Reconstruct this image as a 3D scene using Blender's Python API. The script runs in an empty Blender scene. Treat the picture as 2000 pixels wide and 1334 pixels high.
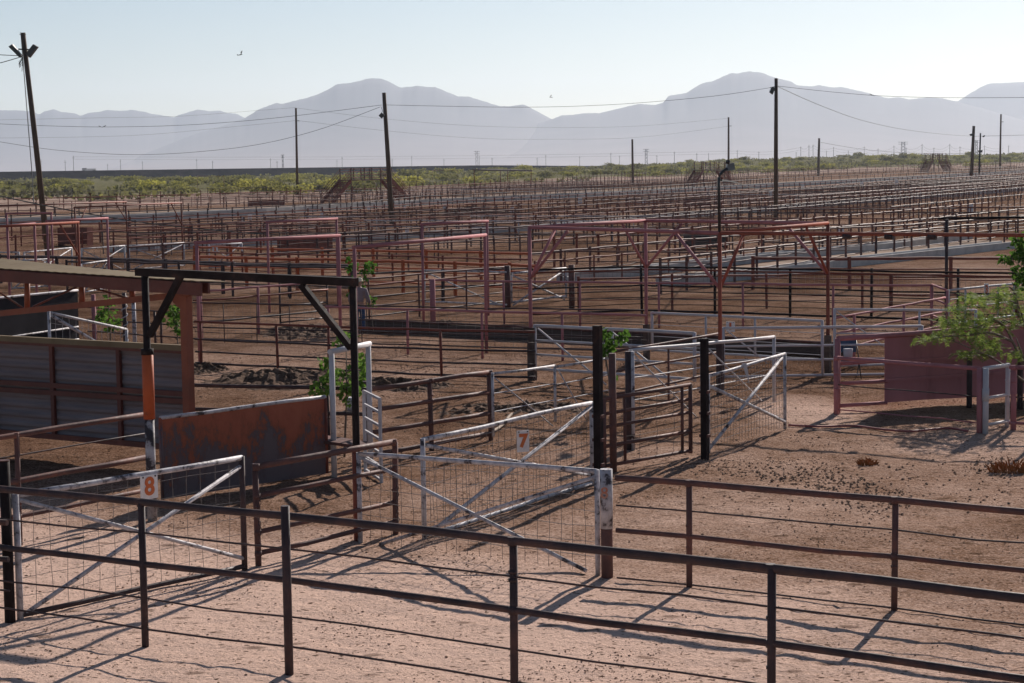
import bpy, bmesh, math, random
from mathutils import Vector, Matrix, noise, Quaternion
random.seed(7)
R = random.uniform
SC = bpy.context.scene
COL = SC.collection
H = 5.2                     # eye height above the pens
F = 3800.0                  # focal length in photo pixels (2000 wide)
PIT = math.atan(342.5 / F)
ROL = math.radians(0.83)
FW = Vector((0, math.cos(PIT), -math.sin(PIT)))
R0 = Vector((1, 0, 0)); U0 = Vector((0, math.sin(PIT), math.cos(PIT)))
RT = R0 * math.cos(ROL) - U0 * math.sin(ROL)
UP = R0 * math.sin(ROL) + U0 * math.cos(ROL)
CAM = Vector((0, 0, H))
UA = Vector((math.sin(math.radians(30)), math.cos(math.radians(30)), 0))   # along the feed alleys
VA = Vector((math.cos(math.radians(30)), -math.sin(math.radians(30)), 0))  # across them
Z = Vector((0, 0, 1))

# ------------------------------------------------------------------ measuring
def ray(px, py):
    return FW + RT * ((px - 1000) / F) - UP * ((py - 667) / F)
def smooth(a, b, x):
    t = min(1, max(0, (x - a) / (b - a)))
    return t * t * (3 - 2 * t)
def rise(x, y):
    """the yard climbs gently towards its far right corner"""
    if y < 200 or x < 0: return 0.0
    return 2.0 * smooth(.05, .26, x / y) * smooth(200, 800, y)
def at(px, py, z=0.0):
    d = ray(px, py)
    p = CAM + d * ((z - H) / d.z) if d.z < 0 else CAM + d * 3000
    if px > 1150 and p.y > 200:
        lo, hi = 150.0, min(p.y, 3000.0)
        for _ in range(40):
            m = (lo + hi) / 2; q = CAM + d * (m / d.y)
            if q.z > z + rise(q.x, q.y): lo = m
            else: hi = m
        p = CAM + d * (lo / d.y)
    return p
def deep(px, py, dist):
    d = ray(px, py)
    return CAM + d * (dist / d.y)
def high(P, px, py):
    d = ray(px, py)
    return H + d.z * (math.hypot(P.x, P.y) / math.hypot(d.x, d.y))
def lerp(a, b, t):
    return a + (b - a) * t
def along(pts, px):
    for (x0, y0), (x1, y1) in zip(pts, pts[1:]):
        if px <= x1 or (x1, y1) == pts[-1]:
            return y0 + (y1 - y0) * (px - x0) / (x1 - x0)

# ------------------------------------------------------------------ materials
MATS = {}
def nodes(name):
    m = bpy.data.materials.new(name); m.use_nodes = True
    nt = m.node_tree; nt.nodes.clear()
    out = nt.nodes.new('ShaderNodeOutputMaterial')
    return m, nt, out
def N(nt, t, **kw):
    n = nt.nodes.new('ShaderNode' + t)
    for k, v in kw.items():
        if k in n.inputs: n.inputs[k].default_value = v
        else: setattr(n, k, v)
    return n
def L(nt, a, b): nt.links.new(a, b)
def ramp(nt, fac, stops):
    r = N(nt, 'ValToRGB'); e = r.color_ramp.elements
    e[0].position, e[0].color = stops[0][0], (*stops[0][1], 1)
    e[1].position, e[1].color = stops[-1][0], (*stops[-1][1], 1)
    for p, c in stops[1:-1]:
        n = e.new(p); n.color = (*c, 1)
    L(nt, fac, r.inputs[0]); return r.outputs[0]
def paint(name, stops, scale=3.0, rough=0.5, bump=0.15, detail=6, stretch=(1, 1, 1), metal=0.0, bscale=None, spec=0.5):
    m, nt, out = nodes(name)
    g = N(nt, 'NewGeometry')
    mp = N(nt, 'Mapping'); mp.inputs['Scale'].default_value = stretch
    L(nt, g.outputs['Position'], mp.inputs['Vector'])
    n = N(nt, 'TexNoise', Scale=scale, Detail=detail, Roughness=0.65)
    L(nt, mp.outputs[0], n.inputs['Vector'])
    b = N(nt, 'BsdfPrincipled', Roughness=rough, Metallic=metal)
    b.inputs['Specular IOR Level'].default_value = spec
    L(nt, ramp(nt, n.outputs['Fac'], stops), b.inputs['Base Color'])
    n2 = N(nt, 'TexNoise', Scale=bscale or scale * 6, Detail=4)
    L(nt, g.outputs['Position'], n2.inputs['Vector'])
    rr = N(nt, 'MapRange'); rr.inputs['To Min'].default_value = max(0.05, rough - 0.15); rr.inputs['To Max'].default_value = min(1, rough + 0.2)
    L(nt, n2.outputs['Fac'], rr.inputs[0]); L(nt, rr.outputs[0], b.inputs['Roughness'])
    if bump:
        bp = N(nt, 'Bump', Strength=bump, Distance=0.02)
        L(nt, n2.outputs['Fac'], bp.inputs['Height']); L(nt, bp.outputs[0], b.inputs['Normal'])
    L(nt, b.outputs[0], out.inputs[0])
    MATS[name] = m; return m
paint('brown_pipe', [(.3, (.085, .052, .050)), (.5, (.125, .070, .064)), (.62, (.19, .088, .070)), (.75, (.10, .070, .070))], 2.2, .62, spec=.1)
paint('dark_pipe', [(.3, (.034, .025, .027)), (.5, (.058, .040, .042)), (.68, (.11, .060, .052))], 2.5, .62, spec=.22)
paint('black_steel', [(.35, (.014, .0105, .011)), (.58, (.028, .021, .021)), (.72, (.07, .038, .030))], 2.0, .8, spec=.12)
paint('rust_pipe', [(.3, (.12, .045, .036)), (.5, (.20, .066, .048)), (.7, (.27, .092, .068)), (.8, (.11, .06, .055))], 1.8, .62, spec=.1)
paint('orange_paint', [(.27, (.10, .045, .035)), (.34, (.36, .074, .024)), (.7, (.44, .10, .032))], 2.4, .62, spec=.3)
paint('pink_paint', [(.3, (.17, .080, .086)), (.42, (.35, .145, .155)), (.7, (.43, .185, .195))], 1.6, .75, spec=.1)
paint('faded_red', [(.28, (.12, .05, .045)), (.36, (.27, .078, .052)), (.7, (.33, .10, .068))], 2.4, .75, spec=.1)
paint('pink_sheet', [(.3, (.27, .115, .12)), (.45, (.38, .155, .17)), (.7, (.43, .18, .195))], 1.3, .6, .06, stretch=(1.6, 1.6, .35), spec=.25)
paint('white_paint', [(.37, (.06, .05, .055)), (.45, (.38, .36, .38)), (.62, (.56, .54, .56))], 5.0, .6, spec=.25, stretch=(1.4, 1.4, 1.4))
paint('clean_white', [(.25, (.22, .19, .19)), (.33, (.44, .42, .435)), (.7, (.56, .54, .55))], 3.2, .6, spec=.2)
paint('wire', [(.4, (.10, .085, .08)), (.6, (.20, .17, .155))], 6, .45, 0)
paint('pale_wire', [(.4, (.30, .28, .28)), (.6, (.45, .42, .42))], 6, .45, 0)
paint('concrete', [(.3, (.36, .34, .325)), (.5, (.47, .45, .43)), (.7, (.55, .53, .50))], .9, .95, .4, bscale=9, spec=.1)
paint('board', [(.3, (.05, .036, .030)), (.6, (.10, .072, .058))], 2, .8, .5, stretch=(1, 1, 5))
paint('pole_wood', [(.3, (.065, .042, .030)), (.6, (.12, .078, .052)), (.8, (.16, .11, .075))], 1.4, .85, .5, stretch=(6, 6, .6))
paint('soil_heap', [(.3, (.06, .036, .025)), (.5, (.11, .068, .046)), (.7, (.21, .135, .095))], 5, .98, 1, bscale=16, spec=.05)
paint('roof_tin', [(.3, (.17, .125, .075)), (.6, (.22, .17, .105))], 1.3, .8, .1, spec=.1)
paint('shed_red', [(.3, (.085, .024, .018)), (.55, (.13, .035, .024)), (.75, (.19, .055, .035))], 1.5, .6)
paint('shed_orange', [(.3, (.17, .045, .022)), (.5, (.25, .062, .028)), (.75, (.30, .085, .04))], 1.5, .55)
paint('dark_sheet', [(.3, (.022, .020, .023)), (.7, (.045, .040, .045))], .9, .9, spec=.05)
paint('lamp_black', [(.3, (.012, .014, .017)), (.7, (.03, .033, .037))], 3, .35)
paint('lamp_grey', [(.3, (.09, .11, .12)), (.7, (.16, .19, .20))], 3, .45)
paint('trunk', [(.3, (.11, .085, .065)), (.7, (.22, .17, .13))], 9, .9, .5)
paint('numeral', [(.38, (.55, .16, .045)), (.6, (.62, .13, .035))], 18, .6, 0)
paint('sign_white', [(.3, (.62, .58, .57)), (.5, (.76, .73, .72)), (.7, (.82, .79, .78))], 7, .5, .1)
paint('dry_grass', [(.3, (.17, .066, .024)), (.7, (.36, .155, .062))], 8, .9, 0, spec=.1)
paint('numeral_faded', [(.4, (.44, .24, .18)), (.6, (.40, .13, .07))], 14, .6, 0)
paint('skin', [(.3, (.34, .19, .13)), (.7, (.42, .24, .17))], 9, .6, 0)
paint('shirt', [(.3, (.22, .16, .17)), (.7, (.29, .215, .22))], 20, .9, .2)
paint('jeans', [(.3, (.022, .045, .11)), (.7, (.045, .085, .18))], 14, .9, .2)
paint('straw', [(.3, (.52, .45, .34)), (.7, (.68, .61, .49))], 30, .9, .2)
paint('blue_cloth', [(.3, (.03, .06, .11)), (.7, (.06, .10, .17))], 6, .7, 0)
paint('hose', [(.3, (.26, .07, .07)), (.7, (.36, .10, .09))], 4, .6, 0)
paint('dead_wood', [(.3, (.30, .22, .16)), (.7, (.48, .38, .29))], 9, .9, .4)
paint('bird', [(.3, (.015, .013, .012)), (.7, (.05, .04, .035))], 9, .7, 0)
paint('far_steel', [(.3, (.16, .16, .17)), (.7, (.24, .24, .25))], 1, .5, 0)
paint('embankment', [(.3, (.016, .015, .017)), (.5, (.028, .025, .027)), (.7, (.05, .042, .042))], .12, 1.0, 0, spec=0)
def worn_panel():
    m, nt, out = nodes('worn_orange')
    g = N(nt, 'NewGeometry'); s = N(nt, 'SeparateXYZ'); L(nt, g.outputs['Position'], s.inputs[0])
    mp = N(nt, 'Mapping'); mp.inputs['Scale'].default_value = (1, 1, .55); L(nt, g.outputs['Position'], mp.inputs['Vector'])
    n = N(nt, 'TexNoise', Scale=2.6, Detail=10, Roughness=.78); L(nt, mp.outputs[0], n.inputs['Vector'])
    ad = N(nt, 'Math', operation='MULTIPLY_ADD'); L(nt, s.outputs['Z'], ad.inputs[0]); ad.inputs[1].default_value = .21
    L(nt, n.outputs['Fac'], ad.inputs[2])
    c = ramp(nt, ad.outputs[0], [(.56, (.105, .080, .09)), (.645, (.085, .055, .062)), (.685, (.22, .058, .024)), (.76, (.30, .070, .032)), (.88, (.33, .085, .04))])
    b = N(nt, 'BsdfPrincipled', Roughness=.55); L(nt, c, b.inputs['Base Color'])
    n2 = N(nt, 'TexNoise', Scale=14, Detail=5); L(nt, g.outputs['Position'], n2.inputs['Vector'])
    bp = N(nt, 'Bump', Strength=.2, Distance=.02); L(nt, n2.outputs['Fac'], bp.inputs['Height']); L(nt, bp.outputs[0], b.inputs['Normal'])
    L(nt, b.outputs[0], out.inputs[0]); MATS['worn_orange'] = m
worn_panel()
def leafmat(name, c0, c1, c2, trans=.35, far=0.0):
    m, nt, out = nodes(name)
    g = N(nt, 'NewGeometry'); oi = N(nt, 'ObjectInfo')
    ad = N(nt, 'Math', operation='MULTIPLY_ADD'); L(nt, oi.outputs['Random'], ad.inputs[0]); ad.inputs[1].default_value = .45
    hf = N(nt, 'Math', operation='MULTIPLY'); hf.inputs[1].default_value = .5 - far * .25; L(nt, g.outputs['Random Per Island'], hf.inputs[0])
    nz = N(nt, 'TexNoise', Scale=.045, Detail=3); L(nt, g.outputs['Position'], nz.inputs['Vector'])
    h2 = N(nt, 'Math', operation='MULTIPLY_ADD'); L(nt, nz.outputs['Fac'], h2.inputs[0]); h2.inputs[1].default_value = far; L(nt, hf.outputs[0], h2.inputs[2])
    L(nt, h2.outputs[0], ad.inputs[2])
    c = ramp(nt, ad.outputs[0], [(.1 + far * .35, c0), (.5 + far * .25, c1), (.9 + far * .15, c2)])
    b = N(nt, 'BsdfPrincipled', Roughness=.8); b.inputs['Specular IOR Level'].default_value = .12; L(nt, c, b.inputs['Base Color'])
    t = N(nt, 'BsdfTranslucent'); L(nt, c, t.inputs[0])
    x = N(nt, 'MixShader'); x.inputs[0].default_value = trans
    L(nt, b.outputs[0], x.inputs[1]); L(nt, t.outputs[0], x.inputs[2]); L(nt, x.outputs[0], out.inputs[0])
    MATS[name] = m
leafmat('poplar_leaf', (.045, .10, .018), (.095, .185, .03), (.18, .28, .06), .45)
leafmat('mesquite_leaf', (.040, .075, .016), (.13, .20, .04), (.27, .34, .08), .45)
leafmat('scrub_leaf', (.085, .078, .058), (.19, .185, .070), (.37, .35, .085), .45, .6)

# ------------------------------------------------------------------ mesh building
class MB:
    def __init__(s): s.v = []; s.f = []; s.sm = []
    def face(s, idx, smooth=False): s.f.append(idx); s.sm.append(smooth)
    def tube(s, pts, r, n=8, cap=True):
        rs = r if isinstance(r, (list, tuple)) else [r] * len(pts)
        pts = [Vector(p) for p in pts]; rings = []
        for i, p in enumerate(pts):
            a = pts[max(0, i - 1)]; b = pts[min(len(pts) - 1, i + 1)]
            t = (b - a).normalized()
            x = t.cross(Z if abs(t.z) < .95 else R0).normalized(); y = t.cross(x)
            o = len(s.v)
            for k in range(n):
                an = 2 * math.pi * (k + .5) / n
                s.v.append(p + x * (math.cos(an) * rs[i]) + y * (math.sin(an) * rs[i]))
            rings.append(o)
        for a, b in zip(rings, rings[1:]):
            for k in range(n):
                s.face((a + k, a + (k + 1) % n, b + (k + 1) % n, b + k), n > 5)
        if cap:
            s.face(tuple(range(rings[0], rings[0] + n))[::-1]); s.face(tuple(range(rings[-1], rings[-1] + n)))
        return s
    def beam(s, a, b, w, h, up=Z):
        a = Vector(a); b = Vector(b); t = (b - a).normalized()
        x = t.cross(up if abs(t.dot(up)) < .95 else UA).normalized(); y = x.cross(t).normalized()
        o = len(s.v)
        for p in (a, b):
            for sx, sy in ((-1, -1), (1, -1), (1, 1), (-1, 1)):
                s.v.append(p + x * (sx * w / 2) + y * (sy * h / 2))
        for k in range(4): s.face((o + k, o + (k + 1) % 4, o + 4 + (k + 1) % 4, o + 4 + k))
        s.face((o + 3, o + 2, o + 1, o)); s.face((o + 4, o + 5, o + 6, o + 7))
        return s
    def slab(s, quad, th):
        q = [Vector(p) for p in quad]; n = (q[1] - q[0]).cross(q[3] - q[0]).normalized() * th
        o = len(s.v); s.v += q + [p - n for p in q]
        s.face((o, o + 1, o + 2, o + 3)); s.face((o + 7, o + 6, o + 5, o + 4))
        for k in range(4): s.face((o + k, o + 4 + k, o + 4 + (k + 1) % 4, o + (k + 1) % 4))
        return s
    def leaf(s, c, size, dirn=None):
        d = (dirn or Vector((R(-1, 1), R(-1, 1), R(-1, .6)))).normalized()
        x = d.cross(Vector((R(-1, 1), R(-1, 1), R(-1, 1)))).normalized()
        n = d.cross(x) * .12 * size
        o = len(s.v)
        s.v += [c, c + d * size * .45 + x * size * .48 + n, c + d * size * 1.05, c + d * size * .45 - x * size * .48 + n, c + d * size * .5]
        s.face((o, o + 4, o + 1)); s.face((o + 4, o + 2, o + 1)); s.face((o, o + 3, o + 4)); s.face((o + 4, o + 3, o + 2))
    def build(s, name, mat, parent=None, loc=None):
        base = BASES[parent.name] if parent is not None else Vector(loc if loc is not None else (0, 0, 0))
        me = bpy.data.meshes.new(name)
        me.from_pydata([v - base for v in s.v], [], s.f)
        me.polygons.foreach_set('use_smooth', s.sm)
        me.materials.append(MATS[mat] if isinstance(mat, str) else mat)
        me.update()
        o = bpy.data.objects.new(name, me); COL.objects.link(o)
        if parent is not None: o.parent = parent
        else: o.location = base
        BASES[o.name] = base
        return o
BASES = {}
def thing(name, base, label, cat, group=None):
    o = bpy.data.objects.new(name, None); COL.objects.link(o)
    o.location = base; o.empty_display_size = .2
    BASES[o.name] = Vector(base)
    return tag(o, label, cat, group)
def tag(o, label, cat, group=None):
    o['label'] = label; o['category'] = cat
    if group: o['group'] = group
    return o
def kind(o, k, label=None):
    o['kind'] = k
    if label: o['label'] = label
    return o

def wobble(a, b, r, jit=.008, step=.8):
    n = max(1, min(60, int((b - a).length / step))); sd = R(0, 99); k = 2.2 * jit
    return [lerp(a, b, i / n) + (Vector((R(-jit, jit) * .6, R(-jit, jit) * .6, R(-jit, jit) * .6 + k * noise.noise(Vector((sd, i * .45, 0))))) if 0 < i < n else Vector((0, 0, 0))) for i in range(n + 1)]

def fence(name, label, rail, h, rows, mat='brown_pipe', posts=None, sp=None, pr=.036, pm=None, group=None, parts=True,
          ext=0.0, mesh=None, cat='fence', n=8, jit=.011, base=None):
    """rail: photo points of the top rail, all at height h; posts: photo x of each post or metres between posts"""
    W = base or [at(x, y, h) for x, y in rail]
    W = [Vector((p.x, p.y, rise(p.x, p.y))) for p in W]
    if posts is not None:
        P = [at(x, along(rail, x), h) for x in posts]
        P = [Vector((p.x, p.y, rise(p.x, p.y))) for p in P]
    else:
        P = []; left = 0.0
        for a, b in zip(W, W[1:]):
            d = (b - a).length; t = left
            while t < d:
                P.append(lerp(a, b, t / d)); t += sp
            left = t - d
    if parts and W[0].y > 40:
        pr *= .68; rows = [(q[0], q[1] * (.66 if q[1] > .02 else 1), *q[2:]) for q in rows]
    t = thing(name, W[0], label, cat, group) if parts else None
    one = MB()
    pts = []
    for q in P:
        m = MB() if parts else one
        top = q + Vector((R(-.022, .022), R(-.022, .022), h + ext * R(.5, 1)))
        m.tube([q - Z * .15, top], pr, n)
        if parts:
            if q.y < 40:
                for row in rows:
                    if row[1] > .025: m.tube([q + Z * (row[0] - row[1] * 1.1), q + Z * (row[0] + row[1] * .9)], [pr * R(1.1, 1.2), pr * R(1.08, 1.16)], n)
                for _ in range(2): zz = R(.1, h * .8); m.tube([q + Z * zz, q + Z * (zz + .03)], pr * 1.07, n)
            m.build('post', pm or mat, t)
    for row in rows:
        z, r = row[0], row[1]; rm = row[2] if len(row) > 2 else mat
        m = MB() if parts else one
        line = []
        for a, b in zip(W, W[1:]):
            seg = wobble(a + Z * z, b + Z * z, r, jit if r > .015 else jit * 1.6)
            line += seg if not line else seg[1:]
        m.tube(line, r, n if r > .02 else 6 if parts else 4)
        if parts: m.build('rail' if r > .013 else 'cable', rm if r > .013 or len(row) > 2 else 'dark_pipe', t)
    if mesh:
        z0, z1, st = mesh; m = MB()
        for a, b in zip(W, W[1:]):
            k = int((b - a).length / st)
            for i in range(k):
                q = lerp(a, b, (i + .5) / k); m.tube([q + Z * z0, q + Z * z1], .004, 3, False)
            for j in range(int((z1 - z0) / st) + 1):
                m.tube([a + Z * (z0 + j * st), b + Z * (z0 + j * st)], .004, 3, False)
        m.build('wire_mesh', 'wire', t)
    if not parts:
        t = one.build(name, mat, loc=W[0]); tag(t, label, cat, group)
    return t

def numeral(txt, parent, c, x, size, mat='numeral', bold=.012):
    cu = bpy.data.curves.new('numeral', 'FONT'); cu.body = txt; cu.size = size; cu.align_x = 'CENTER'; cu.align_y = 'CENTER'
    cu.extrude = .002; cu.offset = bold
    tmp = bpy.data.objects.new('numeral_tmp', cu); COL.objects.link(tmp)
    bpy.context.view_layer.update()
    me = bpy.data.meshes.new_from_object(tmp.evaluated_get(bpy.context.evaluated_depsgraph_get()))
    bpy.data.objects.remove(tmp)
    x = x.normalized(); nn = x.cross(Z).normalized()
    M = Matrix((x, Z, nn)).transposed().to_4x4(); M.translation = c
    me.transform(Matrix.Translation(-BASES[parent.name]) @ M)
    me.materials.clear(); me.materials.append(MATS[mat])
    o = bpy.data.objects.new('numeral', me); COL.objects.link(o); o.parent = parent
    BASES[o.name] = BASES[parent.name]
    return o

def sign(parent, c, x, w, h, txt=None, size=.2, bold=.012):
    """board centred at c facing the viewer, along direction x"""
    x = x.normalized(); nn = x.cross(Z).normalized()
    m = MB()
    q = [c - x * w / 2 - Z * h / 2, c + x * w / 2 - Z * h / 2, c + x * w / 2 + Z * h / 2, c - x * w / 2 + Z * h / 2]
    m.slab(q, .012)
    s = m.build('number_sign', 'sign_white', parent)
    if c.y < 60:
        for sx in (-.36, .36): MB().beam(c + x * w * sx + Z * h * .43 - nn * .004, c + x * w * sx + Z * h * .43 + nn * .008, .018, .018).build('bolt', 'dark_pipe', s)
    if txt: numeral(txt, s, c + nn * .006, x, size, bold=bold)
    return s

def gate(name, label, A, B, hA, hB, zb=.08, rows=(), diags=(), mat='white_paint', stiles=(1, 1), r=.028, mesh=None, mids=(),
         smat=None, bottom=True, group=None, cat='gate', bmat=None, dr=.02, wmat='wire'):
    A = Vector((A.x, A.y, 0)); B = Vector((B.x, B.y, 0))
    t = thing(name, A, label, cat, group)
    def P(s, z): return lerp(A, B, s) + Z * z
    def ht(s): return hA + (hB - hA) * s
    MB().tube(wobble(P(0, hA), P(1, hB), r), r).build('top_rail', mat, t)
    if bottom: MB().tube(wobble(P(0, zb), P(1, zb), r), r * .9).build('bottom_rail', bmat or mat, t)
    for k, s in enumerate((0, 1)):
        if stiles[k]: MB().tube([P(s, zb - .05), P(s, ht(s) + .02)], r * 1.1).build('stile', (smat or (mat, mat))[k], t)
    for s in mids: MB().tube([P(s, zb), P(s, ht(s))], r * .85).build('stile', mat, t)
    for z, rr in rows: MB().tube(wobble(P(0, z * hA), P(1, z * hB), rr, .004), rr, 8 if rr > .015 else 5).build('rail' if rr > .014 else 'cable', mat, t)
    for s0, z0, s1, z1 in diags: MB().tube([P(s0, z0 * ht(s0)), P(s1, z1 * ht(s1))], dr).build('brace', mat, t)
    if mesh:
        st, wr = mesh; m = MB(); ln = (B - A).length; k = int(ln / st)
        off = (B - A).normalized().cross(Z) * .0
        for i in range(1, k):
            s = i / k; pts = [P(s + R(-.004, .004), zb + (ht(s) - zb) * j / 5) + VA * R(-.008, .008) for j in range(6)]
            m.tube(pts, wr, 4, False)
        kz = int((min(hA, hB) - zb) / st)
        for j in range(1, kz + 1):
            pts = [P(i / 8, zb + (ht(i / 8) - zb) * j / (kz + .6) + R(-.012, .012)) for i in range(9)]
            m.tube(pts, wr, 4, False)
        m.build('wire_mesh', wmat, t)
    return t, P, (B - A)

def portal(name, label, A, B, hA, hB, mat='pink_paint', w=.10, braces=(1, 1), bl=.9, group=None, legs=(1, 1), over=0.0, cat='frame'):
    A = Vector((A.x, A.y, rise(A.x, A.y))); B = Vector((B.x, B.y, rise(B.x, B.y)))
    t = thing(name, A, label, cat, group)
    d = (B - A).normalized(); a = A + Z * hA; b = B + Z * hB
    MB().tube([a - d * .06, b + d * (.06 + over)], w * .5, 8).build('beam', mat, t)
    for k, (g, hh) in enumerate(((A, hA), (B, hB))):
        if legs[k]: MB().tube([g - Z * .2, g + Z * (hh - w * .3)], w * .5, 8).build('leg', mat, t)
        if braces[k]:
            s = d if k == 0 else -d
            MB().tube([g + Z * (hh - bl), g + s * bl * .85 + Z * (hh + (hB - hA) * 0 - .03)], w * .36, 6).build('brace', mat, t)
    return t

# ================================================================== CAMERA, LIGHT, SKY
cam = bpy.data.cameras.new('camera'); co = bpy.data.objects.new('camera', cam); COL.objects.link(co)
cam.sensor_width = 36; cam.lens = F / 2000 * 36; cam.clip_start = .5; cam.clip_end = 60000
M = Matrix((RT, UP, -FW)).transposed().to_4x4(); M.translation = CAM; co.matrix_world = M
SC.camera = co
EL = math.radians(27); AZ = math.radians(23.5)
SD = Vector((math.sin(AZ) * math.cos(EL), math.cos(AZ) * math.cos(EL), math.sin(EL)))
sl = bpy.data.lights.new('sun', 'SUN'); sl.energy = 5.0; sl.angle = math.radians(.5); sl.color = (1, .905, .82)
so = bpy.data.objects.new('sun', sl); COL.objects.link(so); so.rotation_euler = SD.to_track_quat('Z', 'Y').to_euler()
so.location = (40, 90, 60)
w = bpy.data.worlds.new('World'); SC.world = w; w.use_nodes = True
nt = w.node_tree; sky = nt.nodes.new('ShaderNodeTexSky'); sky.sky_type = 'NISHITA'; sky.sun_disc = False
sky.sun_elevation = EL; sky.sun_rotation = AZ; sky.air_density = 1.0; sky.dust_density = .8; sky.ozone_density = 2.0; sky.altitude = 1100
bg = nt.nodes['Background']; bg.inputs[1].default_value = .0545
nt.links.new(sky.outputs[0], bg.inputs[0])
SC.view_settings.view_transform = 'Standard'; SC.view_settings.look = 'None'
SC.view_settings.exposure = 0.4; SC.view_settings.gamma = 1
SC.cycles.volume_bounces = 0; SC.cycles.max_bounces = 6; SC.cycles.use_denoising = True

# ================================================================== GROUND
BND = [(-60, 390), (250, 383), (510, 375.5), (760, 367), (1010, 355), (1260, 345), (1510, 332), (1760, 323), (2060, 315)]
BW = [at(x, y, 1.75) for x, y in BND]
EDGE = [(p.x / p.y, p.y) for p in BW]
def edge(u):
    if u <= EDGE[0][0]: return EDGE[0][1] * .97
    for (a, da), (b, db) in zip(EDGE, EDGE[1:]):
        if u <= b: return da + (db - da) * (u - a) / (b - a)
    return EDGE[-1][1]
def outside(x, y):
    return y - edge(x / y) if y > 50 else -999
def terr(x, y):
    z = rise(x, y)
    s = outside(x, y)
    if s > -10:
        k = smooth(0, 60, s)
        z += k * (.9 * noise.noise(Vector((x * .018, y * .011, 3))) + .5 * noise.noise(Vector((x * .05, y * .03, 8))) + .5)
        u = x / y
        z += (.1 + 2.3 * smooth(-.16, .06, u)) * smooth(0, 700, s)
        z += 3.8 * smooth(.04, .14, u) * smooth(50, 800, s)
        if y > 3200: z *= smooth(5200, 3200, y)
    if y < 75:
        f = smooth(75, 45, y)
        z += f * (.030 * noise.noise(Vector((x * .9, y * .9, 0))) + .014 * noise.noise(Vector((x * 2.6, y * 2.6, 5))) + .012 * noise.noise(Vector((x * 6, y * 6, 9))))
        if abs(x) < 22:    # hoof pits
            for sc, dp in ((1.7, .045), (3.1, .030)):
                dv = noise.voronoi(Vector((x * sc, y * sc, 0)))[0][0]
                z -= f * dp * max(0, 1 - dv / .34) * (.35 + .65 * smooth(-.2, .35, noise.noise(Vector((x * .35, y * .3, 14)))))
    return z
def axis(lo, hi, step, far, g=1.06, cap=1e9):
    a = [lo]
    while a[-1] < hi: a.append(a[-1] + step)
    s = step
    while a[-1] < far: s = min(s * g, cap); a.append(a[-1] + s)
    return a
ys = [12 - i for i in (40, 10, 3)] + axis(12, 46, .12, 17500, 1.03)
xp = axis(0, 13, .13, 14000, 1.06); xs = [-x for x in xp[:0:-1]] + xp
ground_v = [(x, y, terr(x, y)) for y in ys for x in xs]
nx = len(xs)
ground_f = [(j * nx + i, j * nx + i + 1, (j + 1) * nx + i + 1, (j + 1) * nx + i) for j in range(len(ys) - 1) for i in range(nx - 1)]
me = bpy.data.meshes.new('ground'); me.from_pydata(ground_v, [], ground_f)
me.polygons.foreach_set('use_smooth', [True] * len(ground_f))
att = me.color_attributes.new('soil', 'FLOAT_COLOR', 'POINT')
buf = []
for x, y, z in ground_v:
    s = outside(x, y)
    sand = smooth(-12, 14, s)
    t = 0.5 + .35 * noise.noise(Vector((x * .11, y * .07, 2))) + .2 * noise.noise(Vector((x * .4, y * .3, 4)))
    if y < 60:     # trampled pale pen in front, straw-brown pen on the right
        front = smooth(28.0, 23.0, y + .58 * x) * (1 - .45 * smooth(.5, 4, x + (y - 20) * .3))
        t = (t - .5) * 1.0 + .42 + .50 * front
        t -= .14 * smooth(32, 40, y)
        t += .55 * max(0, 1 - ((x - 6.1) / 1.5) ** 2 - ((y - 40.5) / 3.5) ** 2)
        t += .06 * smooth(3.5, 7, x) * smooth(40, 36, y) * smooth(26, 30, y)
    else:
        t = (t - .5) * .9 + .24
    scrub = sand * smooth(70, 160, s + 40 * noise.noise(Vector((x * .02, y * .01, 6))))
    buf += [min(1, max(0, t)), sand, scrub, 1]
att.data.foreach_set('color', buf)
m, nt, out = nodes('earth')
g = N(nt, 'NewGeometry'); ca = N(nt, 'VertexColor', layer_name='soil'); sp = N(nt, 'SeparateColor'); L(nt, ca.outputs[0], sp.inputs[0])
n1 = N(nt, 'TexNoise', Scale=.9, Detail=10, Roughness=.7); L(nt, g.outputs['Position'], n1.inputs['Vector'])
n2 = N(nt, 'TexNoise', Scale=9.0, Detail=6, Roughness=.75); L(nt, g.outputs['Position'], n2.inputs['Vector'])
n4 = N(nt, 'TexNoise', Scale=26.0, Detail=5, Roughness=.7); L(nt, g.outputs['Position'], n4.inputs['Vector'])
n3 = N(nt, 'TexVoronoi', Scale=5.5); L(nt, g.outputs['Position'], n3.inputs['Vector'])
a1 = N(nt, 'Math', operation='MULTIPLY_ADD'); L(nt, n1.outputs['Fac'], a1.inputs[0]); a1.inputs[1].default_value = .9; L(nt, sp.outputs[0], a1.inputs[2])
a2 = N(nt, 'Math', operation='MULTIPLY_ADD'); L(nt, n2.outputs['Fac'], a2.inputs[0]); a2.inputs[1].default_value = .55; L(nt, a1.outputs[0], a2.inputs[2])
a3 = N(nt, 'Math', operation='MULTIPLY_ADD'); L(nt, n4.outputs['Fac'], a3.inputs[0]); a3.inputs[1].default_value = 1.6; L(nt, a2.outputs[0], a3.inputs[2])
dirt = ramp(nt, a2.outputs[0], [(.0, (.05, .03, .02)), (.5, (.05, .03, .02)), (1.0, (.05, .03, .02))])
rn = [x for x in nt.nodes if x.type == 'VALTORGB'][-1]
mr = N(nt, 'MapRange'); mr.inputs['From Min'].default_value = 1.25; mr.inputs['From Max'].default_value = 2.75
L(nt, a3.outputs[0], mr.inputs[0]); L(nt, mr.outputs[0], rn.inputs[0])
e = rn.color_ramp.elements
e[0].color = (.060, .029, .018, 1); e[0].position = .12
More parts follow.
